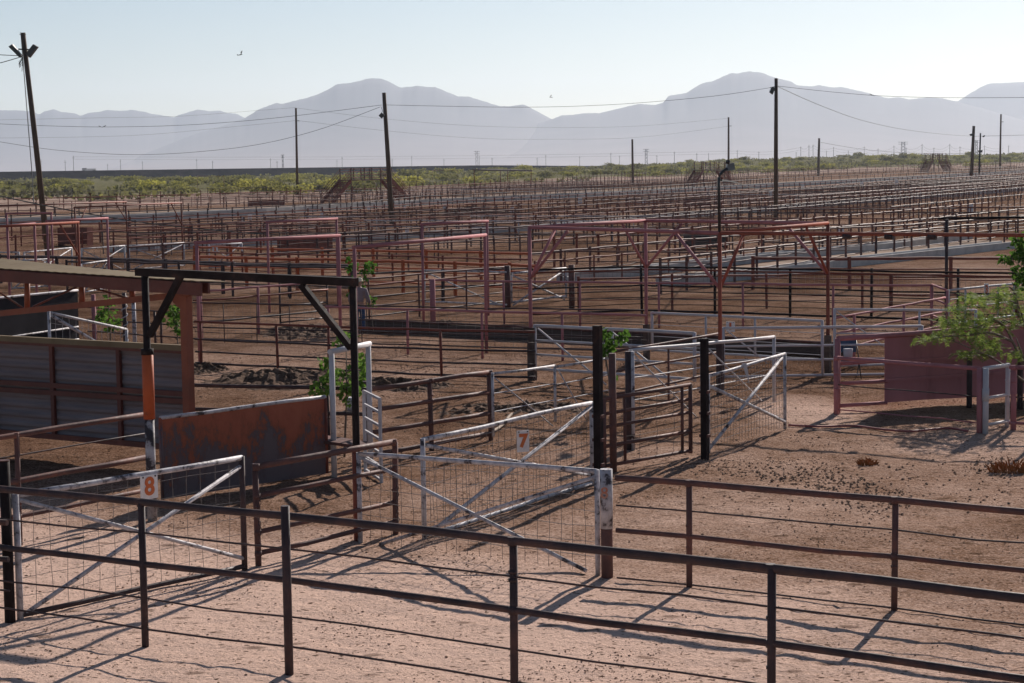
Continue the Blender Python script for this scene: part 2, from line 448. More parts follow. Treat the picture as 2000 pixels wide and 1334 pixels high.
e[1].color = (.250, .150, .100, 1); e[1].position = .37
e[2].color = (.68, .48, .385, 1); e[2].position = .80
def specks(sc, lim, keep, dark, src):
    vs = N(nt, 'TexVoronoi', Scale=sc); mpv = N(nt, 'Mapping'); mpv.inputs['Scale'].default_value = (1, 1.6, 1); L(nt, g.outputs['Position'], mpv.inputs['Vector']); L(nt, mpv.outputs[0], vs.inputs['Vector'])
    lt = N(nt, 'MapRange'); lt.inputs['From Min'].default_value = lim; lt.inputs['From Max'].default_value = lim * .6; L(nt, vs.outputs['Distance'], lt.inputs[0])
    sv = N(nt, 'SeparateColor'); L(nt, vs.outputs['Color'], sv.inputs[0]); gt = N(nt, 'Math', operation='GREATER_THAN'); gt.inputs[1].default_value = keep; L(nt, sv.outputs[0], gt.inputs[0])
    mu = N(nt, 'Math', operation='MULTIPLY'); L(nt, lt.outputs[0], mu.inputs[0]); L(nt, gt.outputs[0], mu.inputs[1])
    m2 = N(nt, 'Math', operation='MULTIPLY'); L(nt, mu.outputs[0], m2.inputs[0]); m2.inputs[1].default_value = dark
    mxs = N(nt, 'MixRGB'); L(nt, m2.outputs[0], mxs.inputs[0]); L(nt, src, mxs.inputs[1]); mxs.inputs[2].default_value = (.055, .030, .018, 1)
    return mxs.outputs[0]
dirt = specks(6.5, .27, .60, .9, dirt); dirt = specks(15, .32, .5, .8, dirt); dirt = specks(2.1, .30, .72, .55, dirt)
sandc = ramp(nt, n1.outputs['Fac'], [(.3, (.30, .20, .155)), (.5, (.44, .32, .26)), (.7, (.54, .42, .35))])
scrubc = ramp(nt, n1.outputs['Fac'], [(.3, (.10, .10, .055)), (.5, (.17, .165, .085)), (.72, (.34, .27, .19))])
mx = N(nt, 'MixRGB'); L(nt, sp.outputs[1], mx.inputs[0]); L(nt, dirt, mx.inputs[1]); L(nt, sandc, mx.inputs[2])
mx2 = N(nt, 'MixRGB'); L(nt, sp.outputs[2], mx2.inputs[0]); L(nt, mx.outputs[0], mx2.inputs[1]); L(nt, scrubc, mx2.inputs[2])
b = N(nt, 'BsdfPrincipled', Roughness=1.0); b.inputs['Specular IOR Level'].default_value = 0.0
L(nt, mx2.outputs[0], b.inputs['Base Color'])
h0 = N(nt, 'Math', operation='MULTIPLY_ADD'); L(nt, n3.outputs['Distance'], h0.inputs[0]); h0.inputs[1].default_value = .35; L(nt, n2.outputs['Fac'], h0.inputs[2])
h1 = N(nt, 'Math', operation='MULTIPLY_ADD'); L(nt, n4.outputs['Fac'], h1.inputs[0]); h1.inputs[1].default_value = .5; L(nt, h0.outputs[0], h1.inputs[2])
sx = N(nt, 'SeparateXYZ'); L(nt, g.outputs['Position'], sx.inputs[0])
bd = N(nt, 'MapRange'); bd.inputs['From Min'].default_value = 24; bd.inputs['From Max'].default_value = 70; bd.inputs['To Min'].default_value = .06; bd.inputs['To Max'].default_value = .30
L(nt, sx.outputs['Y'], bd.inputs[0])
bp = N(nt, 'Bump', Strength=.8); L(nt, bd.outputs[0], bp.inputs['Distance']); L(nt, h1.outputs[0], bp.inputs['Height']); L(nt, bp.outputs[0], b.inputs['Normal'])
L(nt, b.outputs[0], out.inputs[0]); MATS['earth'] = m
me.materials.append(m)
go = bpy.data.objects.new('ground', me); COL.objects.link(go); kind(go, 'structure')

# clods and hoof crumbs: nobody could count them
cl = MB(); nC = 0
while nC < 14000:
    y = 15 + 50 * random.random() ** 1.6; x = R(-.30, .30) * y
    dens = .10 + 1.1 * smooth(.0, .5, noise.noise(Vector((x * .5, y * .35, 1))))
    band = smooth(27.5, 29, y - .05 * x) * smooth(35, 32, y) * smooth(2, 4.5, x)
    if random.random() > dens * (.45 + .8 * band): continue
    nC += 1
    r = R(.005, .015) * (1.5 if random.random() < .08 else 1) * (1 + .6 * band) * (1 + .03 * (y - 20))
    c = Vector((x, y, terr(x, y) + r * .35)); o = len(cl.v)
    for d in ((1, 0, 0), (0, 1, 0), (-1, 0, 0), (0, -1, 0), (0, 0, .55), (0, 0, -.6)):
        cl.v.append(c + Vector(d) * r * R(.6, 1.35))
    for k in range(4):
        cl.face((o + k, o + (k + 1) % 4, o + 4)); cl.face((o + (k + 1) % 4, o + k, o + 5))
paint('clod', [(.3, (.18, .112, .074)), (.6, (.32, .205, .14))], 3, .98, 0, spec=.05)
kind(cl.build('dirt_clods', 'clod'), 'stuff', 'loose dirt clods scattered over the pens')

def heap(name, label, c, rx, ry, hh, seed):
    m = MB(); n = 56
    for j in range(n + 1):
        for i in range(n + 1):
            u = i / n * 2 - 1; v = j / n * 2 - 1; q = min(1, math.hypot(u, v))
            x = c.x + u * rx; y = c.y + v * ry
            z = hh * .42 * (1 - q * q) ** 1.0 * (.75 + .9 * noise.noise(Vector((x * 1.1, y * 1.1, seed))) + .5 * noise.noise(Vector((x * 3.3, y * 3.3, seed)))) + (.13 * noise.noise(Vector((x * 5, y * 5, seed))) + .10 * noise.noise(Vector((x * 11, y * 11, seed)))) * (1 - q) ** .5
            m.v.append(Vector((x, y, z - .05 - .1 * (q > .98))))
    for j in range(n):
        for i in range(n):
            o = j * (n + 1) + i; m.face((o, o + 1, o + n + 2, o + n + 1))
    return tag(m.build(name, 'soil_heap', loc=c), label, 'dirt heap', 'dark dirt heaps in the middle pens')
heap('dirt_heap', 'broad dark heap of dirt and manure behind the black goalpost frame', at(545, 742), 2.2, 2.6, .55, 1)
heap('dirt_heap', 'small dark dirt heap right beside the orange shed post', at(402, 722), .7, 1.3, .45, 2)
heap('dirt_heap', 'low dark dirt heap behind the white ladder and sapling', at(790, 752), 1.5, 1.6, .35, 3)
heap('dirt_heap', 'dark dirt heap beside the person in the straw hat', at(590, 648), 1.6, 3.2, .45, 4)
heap('dirt_heap', 'low crumbly dirt heap behind the white wire gates', at(1010, 800), 2.0, 1.8, .22, 5)
heap('dirt_heap', 'dark dirt heap under the pipe fence right of the person', at(850, 640), 1.4, 3.0, .4, 6)
heap('dirt_heap', 'far dark heap of muck beside the concrete feed bunk', at(925, 416), 4.5, 9, 1.6, 7)

# ================================================================== FOREGROUND FENCES AND GATES
fence('pipe_fence', 'long dark brown pipe and cable fence across the front of the scene', [(-260, 926), (20, 957), (565, 1008), (1000, 1056), (1500, 1109), (2200, 1190)], 1.6,
      [(1.6, .042), (1.25, .011), (.92, .036), (.53, .011), (.21, .012)], 'dark_pipe', posts=[275, 1000, 1505, 2120], pr=.040, n=10)
t = thing('fence_post', at(565, 1316), 'dark pipe post rising above the top rail of the front fence', 'post', 'thick dark posts of the front fence')
MB().tube([at(565, 1316) - Z * .2, at(565, 1316) + Z * 1.76], .046, 12).build('shaft', 'dark_pipe', t)
P = at(20, 1214)
t = thing('fence_post', P, 'thick black corner post at the left end of the front fence', 'post', 'thick dark posts of the front fence')
MB().tube([P - Z * .2, P + Z * high(P, 17, 900)], .062, 12).build('shaft', 'black_steel', t)
MB().tube([P + Z * high(P, 17, 900), P + Z * (high(P, 17, 900) + .012)], .064, 12).build('cap', 'brown_pipe', t)
fence('pipe_fence', 'brown pipe and cable fence running right from the white post marked 8', [(1203, 933), (1345, 943), (1747, 976), (2250, 1020)], 1.30,
      [(1.30, .040), (.95, .011), (.635, .032), (.296, .011), (.03, .012)], 'brown_pipe', posts=[1345, 1747, 2170], pr=.038, n=10)
P = at(1186, 1126)
t = thing('gate_post', P, 'rusty gate post with white painted top marked with a faint orange 8', 'post')
MB().tube([P - Z * .2, P + Z * .98], .075, 14).build('shaft', 'brown_pipe', t)
o = MB().tube([P + Z * .62, P + Z * high(P, 1186, 916)], .079, 14).build('painted_top', 'white_paint', t)
numeral('8', o, P + Vector((-.03, -.086, 1.08)), R0, .20, 'numeral_faded', .003)

g, PP, AB = gate('wire_gate', 'white X braced wire gate leaning between the red frame leg and the 8 post', at(704, 1058), at(1168, 1122), 1.24, 1.33, .02,
                 diags=[(0, .97, .955, .02), (1, .95, .09, 0)], bottom=False, r=.032, mesh=(.19, .0042), dr=.026, smat=('white_paint', 'white_paint'))
t = fence('pipe_fence', 'short rusty pipe fence beside the gate with the big orange 8', [(497, 912), (770, 863)], 1.32, [(1.32, .044), (.93, .034), (.45, .034), (.17, .034)], 'brown_pipe',
      posts=[500, 769], pr=.042, n=10)
CH = t
g, PP, AB = gate('wire_gate', 'white X braced wire gate carrying the big orange 8 sign', at(40, 1210), at(478, 1113), 1.47, 1.48, .05,
                 diags=[(0, .97, 1, .10), (1, .93, 0, .02)], r=.036, mesh=(.22, .0036), bmat='dark_pipe', smat=('white_paint', 'dark_pipe'), dr=.027)
sign(g, PP(.552, 1.31) + AB.normalized().cross(Z) * .045, AB, .265, .30, '8', .31, .009)
P = at(42, 1067)
fence('pipe_fence', 'brown pipe and cable fence at the left edge in front of the shed', [(-220, 885), (30, 850), (292, 808)], 1.55, [(1.55, .040), (1.26, .012), (.90, .042), (.40, .034)], 'brown_pipe',
      posts=[31], pr=.038, n=10)
fence('pipe_fence', 'low dark pipe rails leaving the frame left of the corner post', [(-320, 1000), (14, 1021)], 1.28, [(1.28, .034), (.86, .032), (.50, .012)], 'dark_pipe', posts=[-300], n=10)

def chain(parent, P, ln):
    m = MB(); k = int(ln / .045)
    for i in range(k):
        c = P + Vector((.012 * math.sin(i * .7), .01 * math.cos(i), -i * .045)); ax = R0 if i % 2 else Vector((0, 1, 0))
        m.tube([c + ax * (.016 * math.cos(a * .785)) + Z * (.030 * math.sin(a * .785)) for a in range(9)], .006, 4, False)
    m.build('chain', 'dark_pipe', parent)
# goalpost frame
chain(CH, at(500, 1111) + Vector((.07, -.05, 1.02)), .62); chain(CH, at(769, 1048) + Vector((.06, -.05, .75)), .70)
A = at(298, 1018); B = at(700, 1055)
t = thing('goalpost', A, 'tall black steel goalpost frame with knee braces and an orange sleeve', 'frame')
hA = high(A, 280, 531); hB = high(B, 689, 551); d = (B - A).normalized()
MB().beam(A + Z * hA - d * .14, B + Z * hB + d * .06, .115, .115).build('beam', 'black_steel', t)
MB().tube([A - Z * .2, A + Z * (hA - .06)], .055, 10).build('leg', 'black_steel', t)
MB().tube([B - Z * .2, B + Z * (hB - .06)], .051, 10).build('leg', 'black_steel', t)
MB().tube([A + Z * high(A, 297, 818), A + Z * high(A, 288, 690)], .086, 12).build('sleeve', 'orange_paint', t)
MB().tube([A + Z * (high(A, 288, 690) - .02), A + Z * (high(A, 288, 690) + .07)], .093, 12).build('collar', 'black_steel', t)
paint('chipped_white', [(.46, (.05, .042, .046)), (.53, (.32, .30, .31)), (.7, (.52, .50, .51))], 4.5, .6, spec=.2)
MB().tube([A, A + Z * high(A, 297, 818)], .073, 12).build('lower_sleeve', 'chipped_white', t)
MB().tube([B, B + Z * high(B, 700, 880)], .064, 12).build('lower_sleeve', 'rust_pipe', t)
MB().beam(A + Z * (hA - .95) + d * .05, A + Z * (hA - .05) + d * .66, .085, .085).build('brace', 'black_steel', t)
MB().beam(B + Z * (hB - .92) - d * .05, B + Z * (hB - .05) - d * .86, .085, .085).build('brace', 'black_steel', t)
# solid orange gate
A = at(318, 983); B = at(639, 931)
t = thing('sheet_gate', A, 'solid steel gate with orange paint worn away to dark metal', 'gate')
a0, b0 = A + Z * .06, B + Z * .06; a1 = A + Z * high(A, 314, 816); b1 = B + Z * high(B, 641, 775)
MB().slab([a0, b0, b1, a1], .03).build('sheet', 'worn_orange', t)
MB().tube(wobble(a1 - AB.normalized() * 0, b1, .02), .032).build('top_pipe', 'white_paint', t)
MB().tube([a0, a1], .03).build('stile', 'worn_orange', t); MB().tube([b0, b1], .03).build('stile', 'rust_pipe', t)
MB().slab([at(604, 857, .62), at(712, 872, .62), at(718, 862, .62), at(625, 848, .62)], .05).build('catch_plate', 'brown_pipe', t)
# rails between shed post and right goalpost leg
fence('pipe_fence', 'two dark rails between the orange shed post and the white portal', [(374, 752), (700, 760), (722, 761)], 1.25, [(1.25, .036), (.80, .036), (.28, .03)], 'dark_pipe', posts=[640, 722], pr=.036)

# white portal, ladder
A = at(653, 930); B = at(724, 905)
portal('white_portal', 'narrow white pipe portal standing in front of the leafy sapling', A, B, high(A, 648, 687), high(B, 720, 672), 'clean_white', .10, (0, 0))
A = at(714, 922); B = at(745, 943)
t = thing('ladder', A, 'short white steel ladder leaning by the pipe fence post', 'ladder')
hl = high(A, 712, 762)
for q in (A, B): MB().beam(q, q + Z * hl, .05, .035).build('side_rail', 'clean_white', t)
for i in range(7):
    z = hl * (.03 + .96 * i / 6); MB().beam(A + Z * z, B + Z * z, .035, .04).build('rung', 'clean_white', t)
fence('pipe_fence', 'heavy four rail brown pipe fence right of the white ladder', [(722, 760), (958, 727)], 1.30, [(1.30, .044), (.92, .042), (.52, .042), (.13, .042)], 'brown_pipe', posts=[841, 957], pr=.046, n=10)
fence('pipe_fence', 'pipe rails behind the near white portal and ladder', [(700, 747), (724, 749)], 1.2, [(1.2, .03), (.6, .03)], 'dark_pipe', posts=[712])

A = at(964, 873); B = at(1085, 843); C2 = at(1197, 818)
gate('white_gate', 'white pipe and cable gate next to the heavy brown fence post', A, B, 1.37, 1.30, .25, rows=[(.73, .010), (.48, .010)], diags=[(.02, .95, .95, .1)], dr=.014, bottom=False, r=.026, stiles=(1, 1))
gate('white_gate', 'white pipe and cable gate passing behind the tallest black post', B + VA * .05, C2, 1.28, 1.27, .25, rows=[(.73, .010), (.48, .010)], diags=[(.02, .95, .5, .1)], dr=.014, bottom=False, r=.026, stiles=(0, 1))

A = at(829, 1052); B = at(1157, 948)
g, PP, AB = gate('wire_gate', 'white X braced wire gate with the small sign numbered 7', A, B, high(A, 822, 859), high(B, 1153, 787), .04,
                 diags=[(.01, .94, .98, .14), (1, .96, .03, .04)], r=.034, mesh=(.17, .0042), dr=.03)
xx = AB.normalized() * .35 + R0 * .65
sign(g, PP(.53, 1.04) + AB.normalized().cross(Z) * .08, xx, .195, .33, '7', .27, .013)
for i, (bx, by, tx, ty, wd, lb) in enumerate(((1170, 958, 1155, 636, .120, 'tallest square black post at the end of the gate numbered 7'),
                                           (1377, 897, 1372, 661, .115, 'square black post holding the open white mesh gate'))):
    P = at(bx, by); t = thing('steel_post', P, lb, 'post', 'square black steel posts'); hh = high(P, tx, ty)
    MB().beam(P - Z * .2, P + Z * hh, wd, wd, VA).build('shaft', 'black_steel', t)
    m = MB()
    for z in (.42, .82, 1.2): m.beam(P + Z * z + VA * .09, P + Z * z - VA * .09 + UA * .0, .1, .05)
    m.build('hinge', 'brown_pipe', t)
A = at(1181, 924); B = at(1349, 893)
g, PP, AB = gate('pipe_gate', 'rust brown five rail pipe gate between the two square black posts', A, B, 1.26, 1.30, .12, rows=[(.80, .030), (.62, .030), (.36, .034)], mat='brown_pipe', r=.034,
                 stiles=(1, 1), mids=(.23, .90), mesh=(.4, .005), wmat='wire')
for bx, by, tx, ty, lb, mt in ((1198, 921, 1197, 690, 'tall rusty pipe post just right of the tallest black post', 'brown_pipe'), (1229, 880, 1228, 686, 'dark pipe post with a white stripe behind the brown gate', 'dark_pipe')):
    P = at(bx, by); t = thing('pipe_post', P, lb, 'post'); MB().tube([P - Z * .2, P + Z * high(P, tx, ty)], .062, 10).build('shaft', mt, t)
    if mt == 'dark_pipe': MB().tube([P + VA * .085, P + VA * .085 + Z * high(P, tx, ty)], .035, 8).build('white_stripe', 'white_paint', t)
fence('pipe_fence', 'three rail pipe fence behind the rust brown gate', [(1198, 687), (1402, 652)], 1.34, [(1.34, .042), (.92, .042), (.45, .042)], 'brown_pipe', posts=[1305], n=10)
A = at(1233, 862); B = at(1512, 790)
gate('white_gate', 'long open white pipe gate with thin diagonals behind the black post', A, B, high(A, 1232, 685), high(B, 1511, 658), .1, rows=[(.7, .012), (.45, .010)], diags=[(.02, .95, .42, .1), (.5, .95, .9, .1)], r=.036,
     mat='clean_white', bottom=False, mids=(.46,), dr=.016)
A = at(1384, 884); B = at(1533, 838)
g, PP, AB = gate('wire_gate', 'open white mesh gate with thick X braces and a cloth rag', A, B, high(A, 1383, 735), high(B, 1529, 691), .05, diags=[(0, .04, .97, .97), (0, .88, 1, .10)], r=.030, mesh=(.13, .004), dr=.032, bottom=False)
q = PP(.44, 1.42); m = MB()
m.slab([q + Vector((-.04, -.05, .06)), q + Vector((.05, -.05, .07)), q + Vector((.09, -.06, -.17)), q + Vector((.10, -.07, -.32))], .01)
tag(m.build('cloth_rag', 'clean_white', loc=q), 'white cloth rag tied over the top rail of the open mesh gate', 'rag')

A = at(1046, 742); B = at(1357, 764)
gate('white_gate', 'white four rail gate behind the tall black post and green leaves', A, B, 1.33, 1.33, .27, rows=[(.73, .030), (.47, .030)], diags=[(.02, .95, .46, 0), (.5, .95, .93, 0)], mids=(.5,), r=.040, mat='clean_white', dr=.022)
P = at(1041, 742); t = thing('pipe_post', P, 'dark square post left of the white four rail gate', 'post'); MB().beam(P - Z * .2, P + Z * 1.28, .15, .15).build('shaft', 'board', t)
A = at(1413, 740); B = at(1800, 734)
gate('white_gate', 'wide white pipe gate left of the pink sheet fence', A, B, high(A, 1412, 641), high(B, 1792, 637), .05, rows=[(.64, .028), (.36, .026)], diags=[(.02, .95, .22, .3)], mids=(.5,), r=.036, mat='clean_white', dr=.018)
A = at(1274, 702); B = at(1606, 722)
g, PP, AB = gate('wire_gate', 'pale gate with sign numbered 1 under the pink box portal', A, B, high(A, 1272, 611), high(B, 1600, 627), .25, r=.036, mat='clean_white', mids=(.33, .62), rows=[(.75, .008), (.5, .008), (.3, .008)])
sign(g, PP(.475, .98) + Vector((0, -.05, 0)), AB, .26, .26, '1', .22, .02)

# low plank barrier across the middle pens
m = MB(); W = [at(690, 646), at(1100, 667), at(1655, 698)]
t = thing('plank_barrier', W[0], 'long low barrier of dark weathered planks across the middle pens', 'barrier')
for a, b in zip(W, W[1:]):
    MB().slab([a - Z * .05, b - Z * .05, b + Z * .34, a + Z * .34], .09).build('plank', 'board', t)
    MB().tube(wobble(a + Z * .37, b + Z * .37, .03), .035).build('top_pipe', 'brown_pipe', t)

# ================================================================== PINK SIDE
fence('pink_fence', 'pink pipe fence with cables running left from the box portal', [(636, 599), (900, 607), (1150, 613), (1262, 616)], 1.27, [(1.27, .050), (.92, .010), (.62, .010), (.3, .010)], 'pink_paint', posts=[640, 795, 941, 1098], pr=.055)
fence('pink_fence', 'pink top rail fence crossing through the pink box portal', [(838, 547), (1010, 550), (1260, 553), (1510, 555), (1822, 557)], 1.42, [(1.42, .055), (.9, .012)], 'pink_paint', posts=[984, 1132, 1287, 1451, 1627, 1820], pr=.055)
fence('pipe_fence', 'long near black pipe fence with wire mesh behind the pink rail', [(690, 545), (838, 546), (1050, 522), (1262, 522), (1510, 523), (1760, 524), (2080, 525)], 1.65, [(1.65, .055), (1.55, .05, 'rust_pipe'), (1.0, .045), (.81, .03), (.58, .014), (.36, .014), (.13, .06)], 'black_steel',
      posts=[1253, 1396, 1543, 1702, 1871, 2030], pr=.07, mesh=(.85, 1.6, .16), base=[at(1040, 621), at(1254, 613), at(1543, 622), at(1702, 628), at(1871, 634), at(2080, 640)])
fence('pipe_fence', 'long red pipe fence with low dark rail below the pink rail', [(380, 628), (640, 638), (860, 645), (1045, 648)], 1.22, [(1.22, .048), (.95, .01), (.75, .042, 'dark_pipe'), (.42, .036, 'dark_pipe'), (.12, .045, 'dark_pipe')], 'rust_pipe', posts=[391, 541, 640, 861], pr=.055)
fence('pipe_fence', 'dark pipe fence with wire squares beyond the long red fence', [(374, 591), (640, 596), (900, 601), (1262, 606)], 1.2, [(1.2, .035), (.8, .012), (.45, .035), (.1, .035)], 'dark_pipe', posts=[437, 500, 565, 706], pr=.022, mesh=(.1, 1.15, .28))
A = at(1636, 810)
fence('pink_fence', 'low pink pipe fence in front of the pink sheet fence', [(1633, 699), (1915, 720)], 1.17, [(1.17, .042), (.62, .012), (.10, .014)], 'pink_paint', posts=[1634], pr=.058)
A = at(1916, 846); t = thing('gate_post', A, 'pink and white double post at the end of the low pink fence', 'post'); hh = high(A, 1916, 719)
MB().tube([A - Z * .2 - VA * .03, A + Z * hh - VA * .03], .058, 10).build('pink_shaft', 'pink_paint', t)
MB().tube([A - Z * .2 + VA * .085, A + Z * hh + VA * .085], .058, 10).build('white_shaft', 'clean_white', t)
MB().tube([A + VA * .085 + Z * .62, A + VA * .085 + Z * .86], .068, 10).build('collar', 'clean_white', t)
fence('white_fence', 'short white two rail fence beside the pink and white post', [(1921, 720), (1970, 713)], 1.2, [(1.2, .04), (.62, .03), (.1, .03)], 'clean_white', posts=[1968], pr=.045)
fence('pink_fence', 'pink pipe fence leaving the right edge of the view', [(1972, 717), (2200, 727)], 1.2, [(1.2, .042), (.62, .012), (.12, .03)], 'pink_paint', posts=[1980, 2190], pr=.055)
P = at(1893, 798); t = thing('pipe_post', P, 'dark pipe post standing before the pink sheet fence', 'post'); MB().tube([P - Z * .2, P + Z * 1.12], .06, 10).build('shaft', 'dark_pipe', t)
P = at(1992, 800); t = thing('pipe_post', P, 'dark pipe post at the far right end of the pink sheet', 'post'); MB().tube([P - Z * .2, P + Z * 1.12], .06, 10).build('shaft', 'dark_pipe', t)
A = at(1636, 806); B = at(2120, 772)
t = thing('sheet_fence', A, 'tall fence of solid pink sheet metal behind the mesquite tree', 'fence')
hA = high(A, 1633, 661); d = B - A
def SP(px, z):
    u = (ray(px, 700)); k = (u.x * A.y - u.y * A.x) / (u.y * d.x - u.x * d.y) * 1.0
    return A + d * k + Z * z
s0 = SP(1728, 0)
hT = lambda q: hA + .02
MB().tube(wobble(A + Z * hA, B + Z * (hA + .06), .01), .055, 10).build('top_rail', 'pink_paint', t)
MB().tube([A + Z * .14, SP(1732, .14)], .04).build('bottom_rail', 'pink_paint', t)
MB().tube([A + Z * .60, SP(1732, .60)], .04).build('rail', 'pink_paint', t); MB().tube([A + Z * 1.02, SP(1732, 1.02)], .04).build('rail', 'pink_paint', t)
MB().tube([A - Z * .1, A + Z * hA], .06, 10).build('post', 'pink_paint', t)
f = d.normalized().cross(Z); pm2 = MB(); np_ = 5
for i in range(np_):
    a_, b__ = lerp(s0, B, i / np_), lerp(s0, B, (i + 1) / np_) + d.normalized() * .02; o_ = f * (.004 + .005 * (i % 2))
    pm2.slab([a_ + Z * (.13 + R(-.01, .02)) + o_, b__ + Z * (.13 + R(-.01, .02)) + o_, b__ + Z * hA + o_, a_ + Z * (hA - .02) + o_], .012)
pm2.build('sheet', 'pink_sheet', t)
for z in (.62, 1.0): MB().beam(s0 + Z * z + f * .03, B + Z * z + f * .03, .05, .07).build('stringer', 'pink_sheet', t)
fence('pink_fence', 'pink three rail fence rising to the post by the number 3 gate', [(1632, 621), (1846, 581)], 1.3, [(1.3, .045), (.9, .045), (.5, .045)], 'pink_paint', posts=[1668, 1764], pr=.055)
fence('pink_fence', 'short pink fence corner beside the tall dark post', [(1820, 556), (1848, 566)], 1.42, [(1.42, .05), (1.0, .045), (.5, .045)], 'pink_paint', posts=[1820, 1849], pr=.06)
A = at(1852, 640); B = at(2010, 618)
g, PP, AB = gate('white_gate', 'white gate carrying the sign with an orange 3', A, B, high(A, 1850, 567), high(B, 2000, 551), .1, rows=[(.75, .01), (.5, .02)], r=.036, mat='clean_white', mids=(.2, .6, .8))
sign(g, PP(.45, 1.05) + Vector((0, -.05, 0)), AB, .27, .40, '3', .36, .016)
A = at(1630, 722); B = at(1905, 716)
gate('white_gate', 'long white gate rail behind the mesquite tree crown', A, B, high(A, 1630, 604), high(B, 1900, 606), .1, rows=[(.6, .02)], diags=[(.01, .97, .45, .2)], r=.034, mat='clean_white', mids=(.6,), dr=.016)

# box portal of four frames
A = at(1038, 742); B = at(1407, 770); C2 = at(1617, 730); D = at(1263, 703)
hA = high(A, 1036, 444); hB = high(B, 1406, 455); hC = high(C2, 1616, 436); hD = high(D, 1262, 431)
t = thing('box_portal', A, 'big box of four joined pink and red gate frames on tall posts', 'frame')
for q, hh, m_, m2 in ((A, hA, 'pink_paint', 'board'), (B, hB, 'faded_red', 'dark_pipe'), (C2, hC, 'rust_pipe', 'board'), (D, hD, 'pink_paint', 'board')):
    MB().tube([q - Z * .1, q + Z * hh], .045, 10).build('leg', m_, t); MB().beam(q - Z * .2, q + Z * (.95 if q is not B else 1.2), .14, .14).build('leg_footing', m2, t)
for a, ha, b, hb, m_ in ((A, hA, B, hB, 'pink_paint'), (A, hA, D, hD, 'pink_paint'), (D, hD, C2, hC, 'pink_paint'), (B, hB, C2, hC, 'faded_red')):
    MB().tube([a + Z * ha, b + Z * hb], .043, 10).build('beam', m_, t)
    dd = b - a
    for k, (q, hh, s) in enumerate(((a, ha, 1), (b, hb, -1))):
        mt = 'faded_red' if (q is B and m_ == 'faded_red') else m_
        MB().tube([q + Z * (hh - 1.25), q + dd * s * .215 + Z * (lerp(ha, hb, .215 if s > 0 else .785) - .05)], .036, 8).build('brace', mt, t)
a = B + Z * hB; b = at(2090, 460, hB)
MB().tube([a, b], .040, 10).build('long_beam', 'faded_red', t)
MB().tube([b - Z * hB, b], .045, 10).build('leg', 'faded_red', t)
for px in (1672, 1755, 1838):
    k = (px - 1407) / (2090 - 1407); q = lerp(a, b, k); MB().tube([q - VA * .09 - Z * .05, q + VA * .09 - Z * .05], .065, 8).build('clamp', 'dark_pipe', t)
# gooseneck lamp on the box portal corner
t = thing('gooseneck_lamp', B + Z * hB, 'grey floodlight on a bent black gooseneck pole above the pink portal', 'lamp')
dist = B.y; e = lambda x, y: deep(x, y, dist)
MB().tube([B + Z * hB, e(1404, 365), e(1404, 347), e(1407, 340), e(1413, 334), e(1421, 329)], .034, 10).build('pole', 'lamp_black', t)
c = e(1426, 325)
lm = MB(); lm.slab([e(1419, 334), e(1436, 331.5), e(1434, 318), e(1421, 319.5)], .26)
lm.build('lamp_head', 'lamp_grey', t)
MB().tube([e(1421, 320), e(1422.5, 313)], .05, 10).build('photocell', 'lamp_black', t)
P = at(1848, 622); hp = high(P, 1846, 428)
t = thing('pipe_post', P, 'tall dark pipe post with a black crossbeam right of the pink portal', 'post')
MB().tube([P - Z * .2, P + Z * hp], .055, 10).build('shaft', 'dark_pipe', t)
MB().tube([at(1833, 427, hp), at(2080, 423, hp)], .042, 10).build('crossbeam', 'black_steel', t)

# smaller portals (beam photo points at beam height, legs drop to the ground)
def pport(label, x0, y0, x1, y1, h=3.3, **kw):
    a = at(x0, y0, h); b = at(x1, y1, h)
    return portal('gate_portal', label, a, b, h, h, group='pipe gate portals in the middle pens', **kw)
pport('pink portal with dark left corner in front of the bunks', 384, 474, 661, 460, braces=(0, 0), w=.095)
pport('pink portal right above the person in the straw hat', 692, 483, 947, 459, braces=(0, 0), w=.095)
pport('small pink portal behind the pink portal with dark corner', 522, 434, 657, 427, braces=(0, 0), w=.095)
pport('pink portal with a dark left end far behind the person', 824, 438, 951, 432, braces=(0, 0), w=.095)
pport('red portal with one long brace at the left edge', -60, 445, 152, 434, braces=(0, 1), mat='faded_red', w=.095, bl=1.3)
pport('pink portal peeking over the shed roof at far left', 13, 417, 100, 416, braces=(0, 0), w=.095)
pport('narrow pink portal with two pale legs above the shed roof', 14, 441, 67, 437, braces=(0, 0), w=.095)
pport('pink portal right of the leaning light pole', 92, 432, 209, 426, braces=(0, 0), w=.095)
pport('wide rust red portal behind the shed with two braces', 146, 405, 354, 396, braces=(1, 1), mat='rust_pipe', w=.095, bl=1.25, h=3.4)
pport('wide rust red portal at left just before the scrub', -40, 404, 246, 394, braces=(1, 1), mat='rust_pipe', w=.095, bl=1.2, h=3.3)
pport('thin tall red portal among the green scrub at left', 385, 344, 437, 344, braces=(0, 0), mat='rust_pipe', w=.095, h=3.9)
pport('thin tall red portal among the scrub right of the stair bridge', 844, 333, 894, 333, braces=(0, 0), mat='rust_pipe', w=.095, h=4.2)

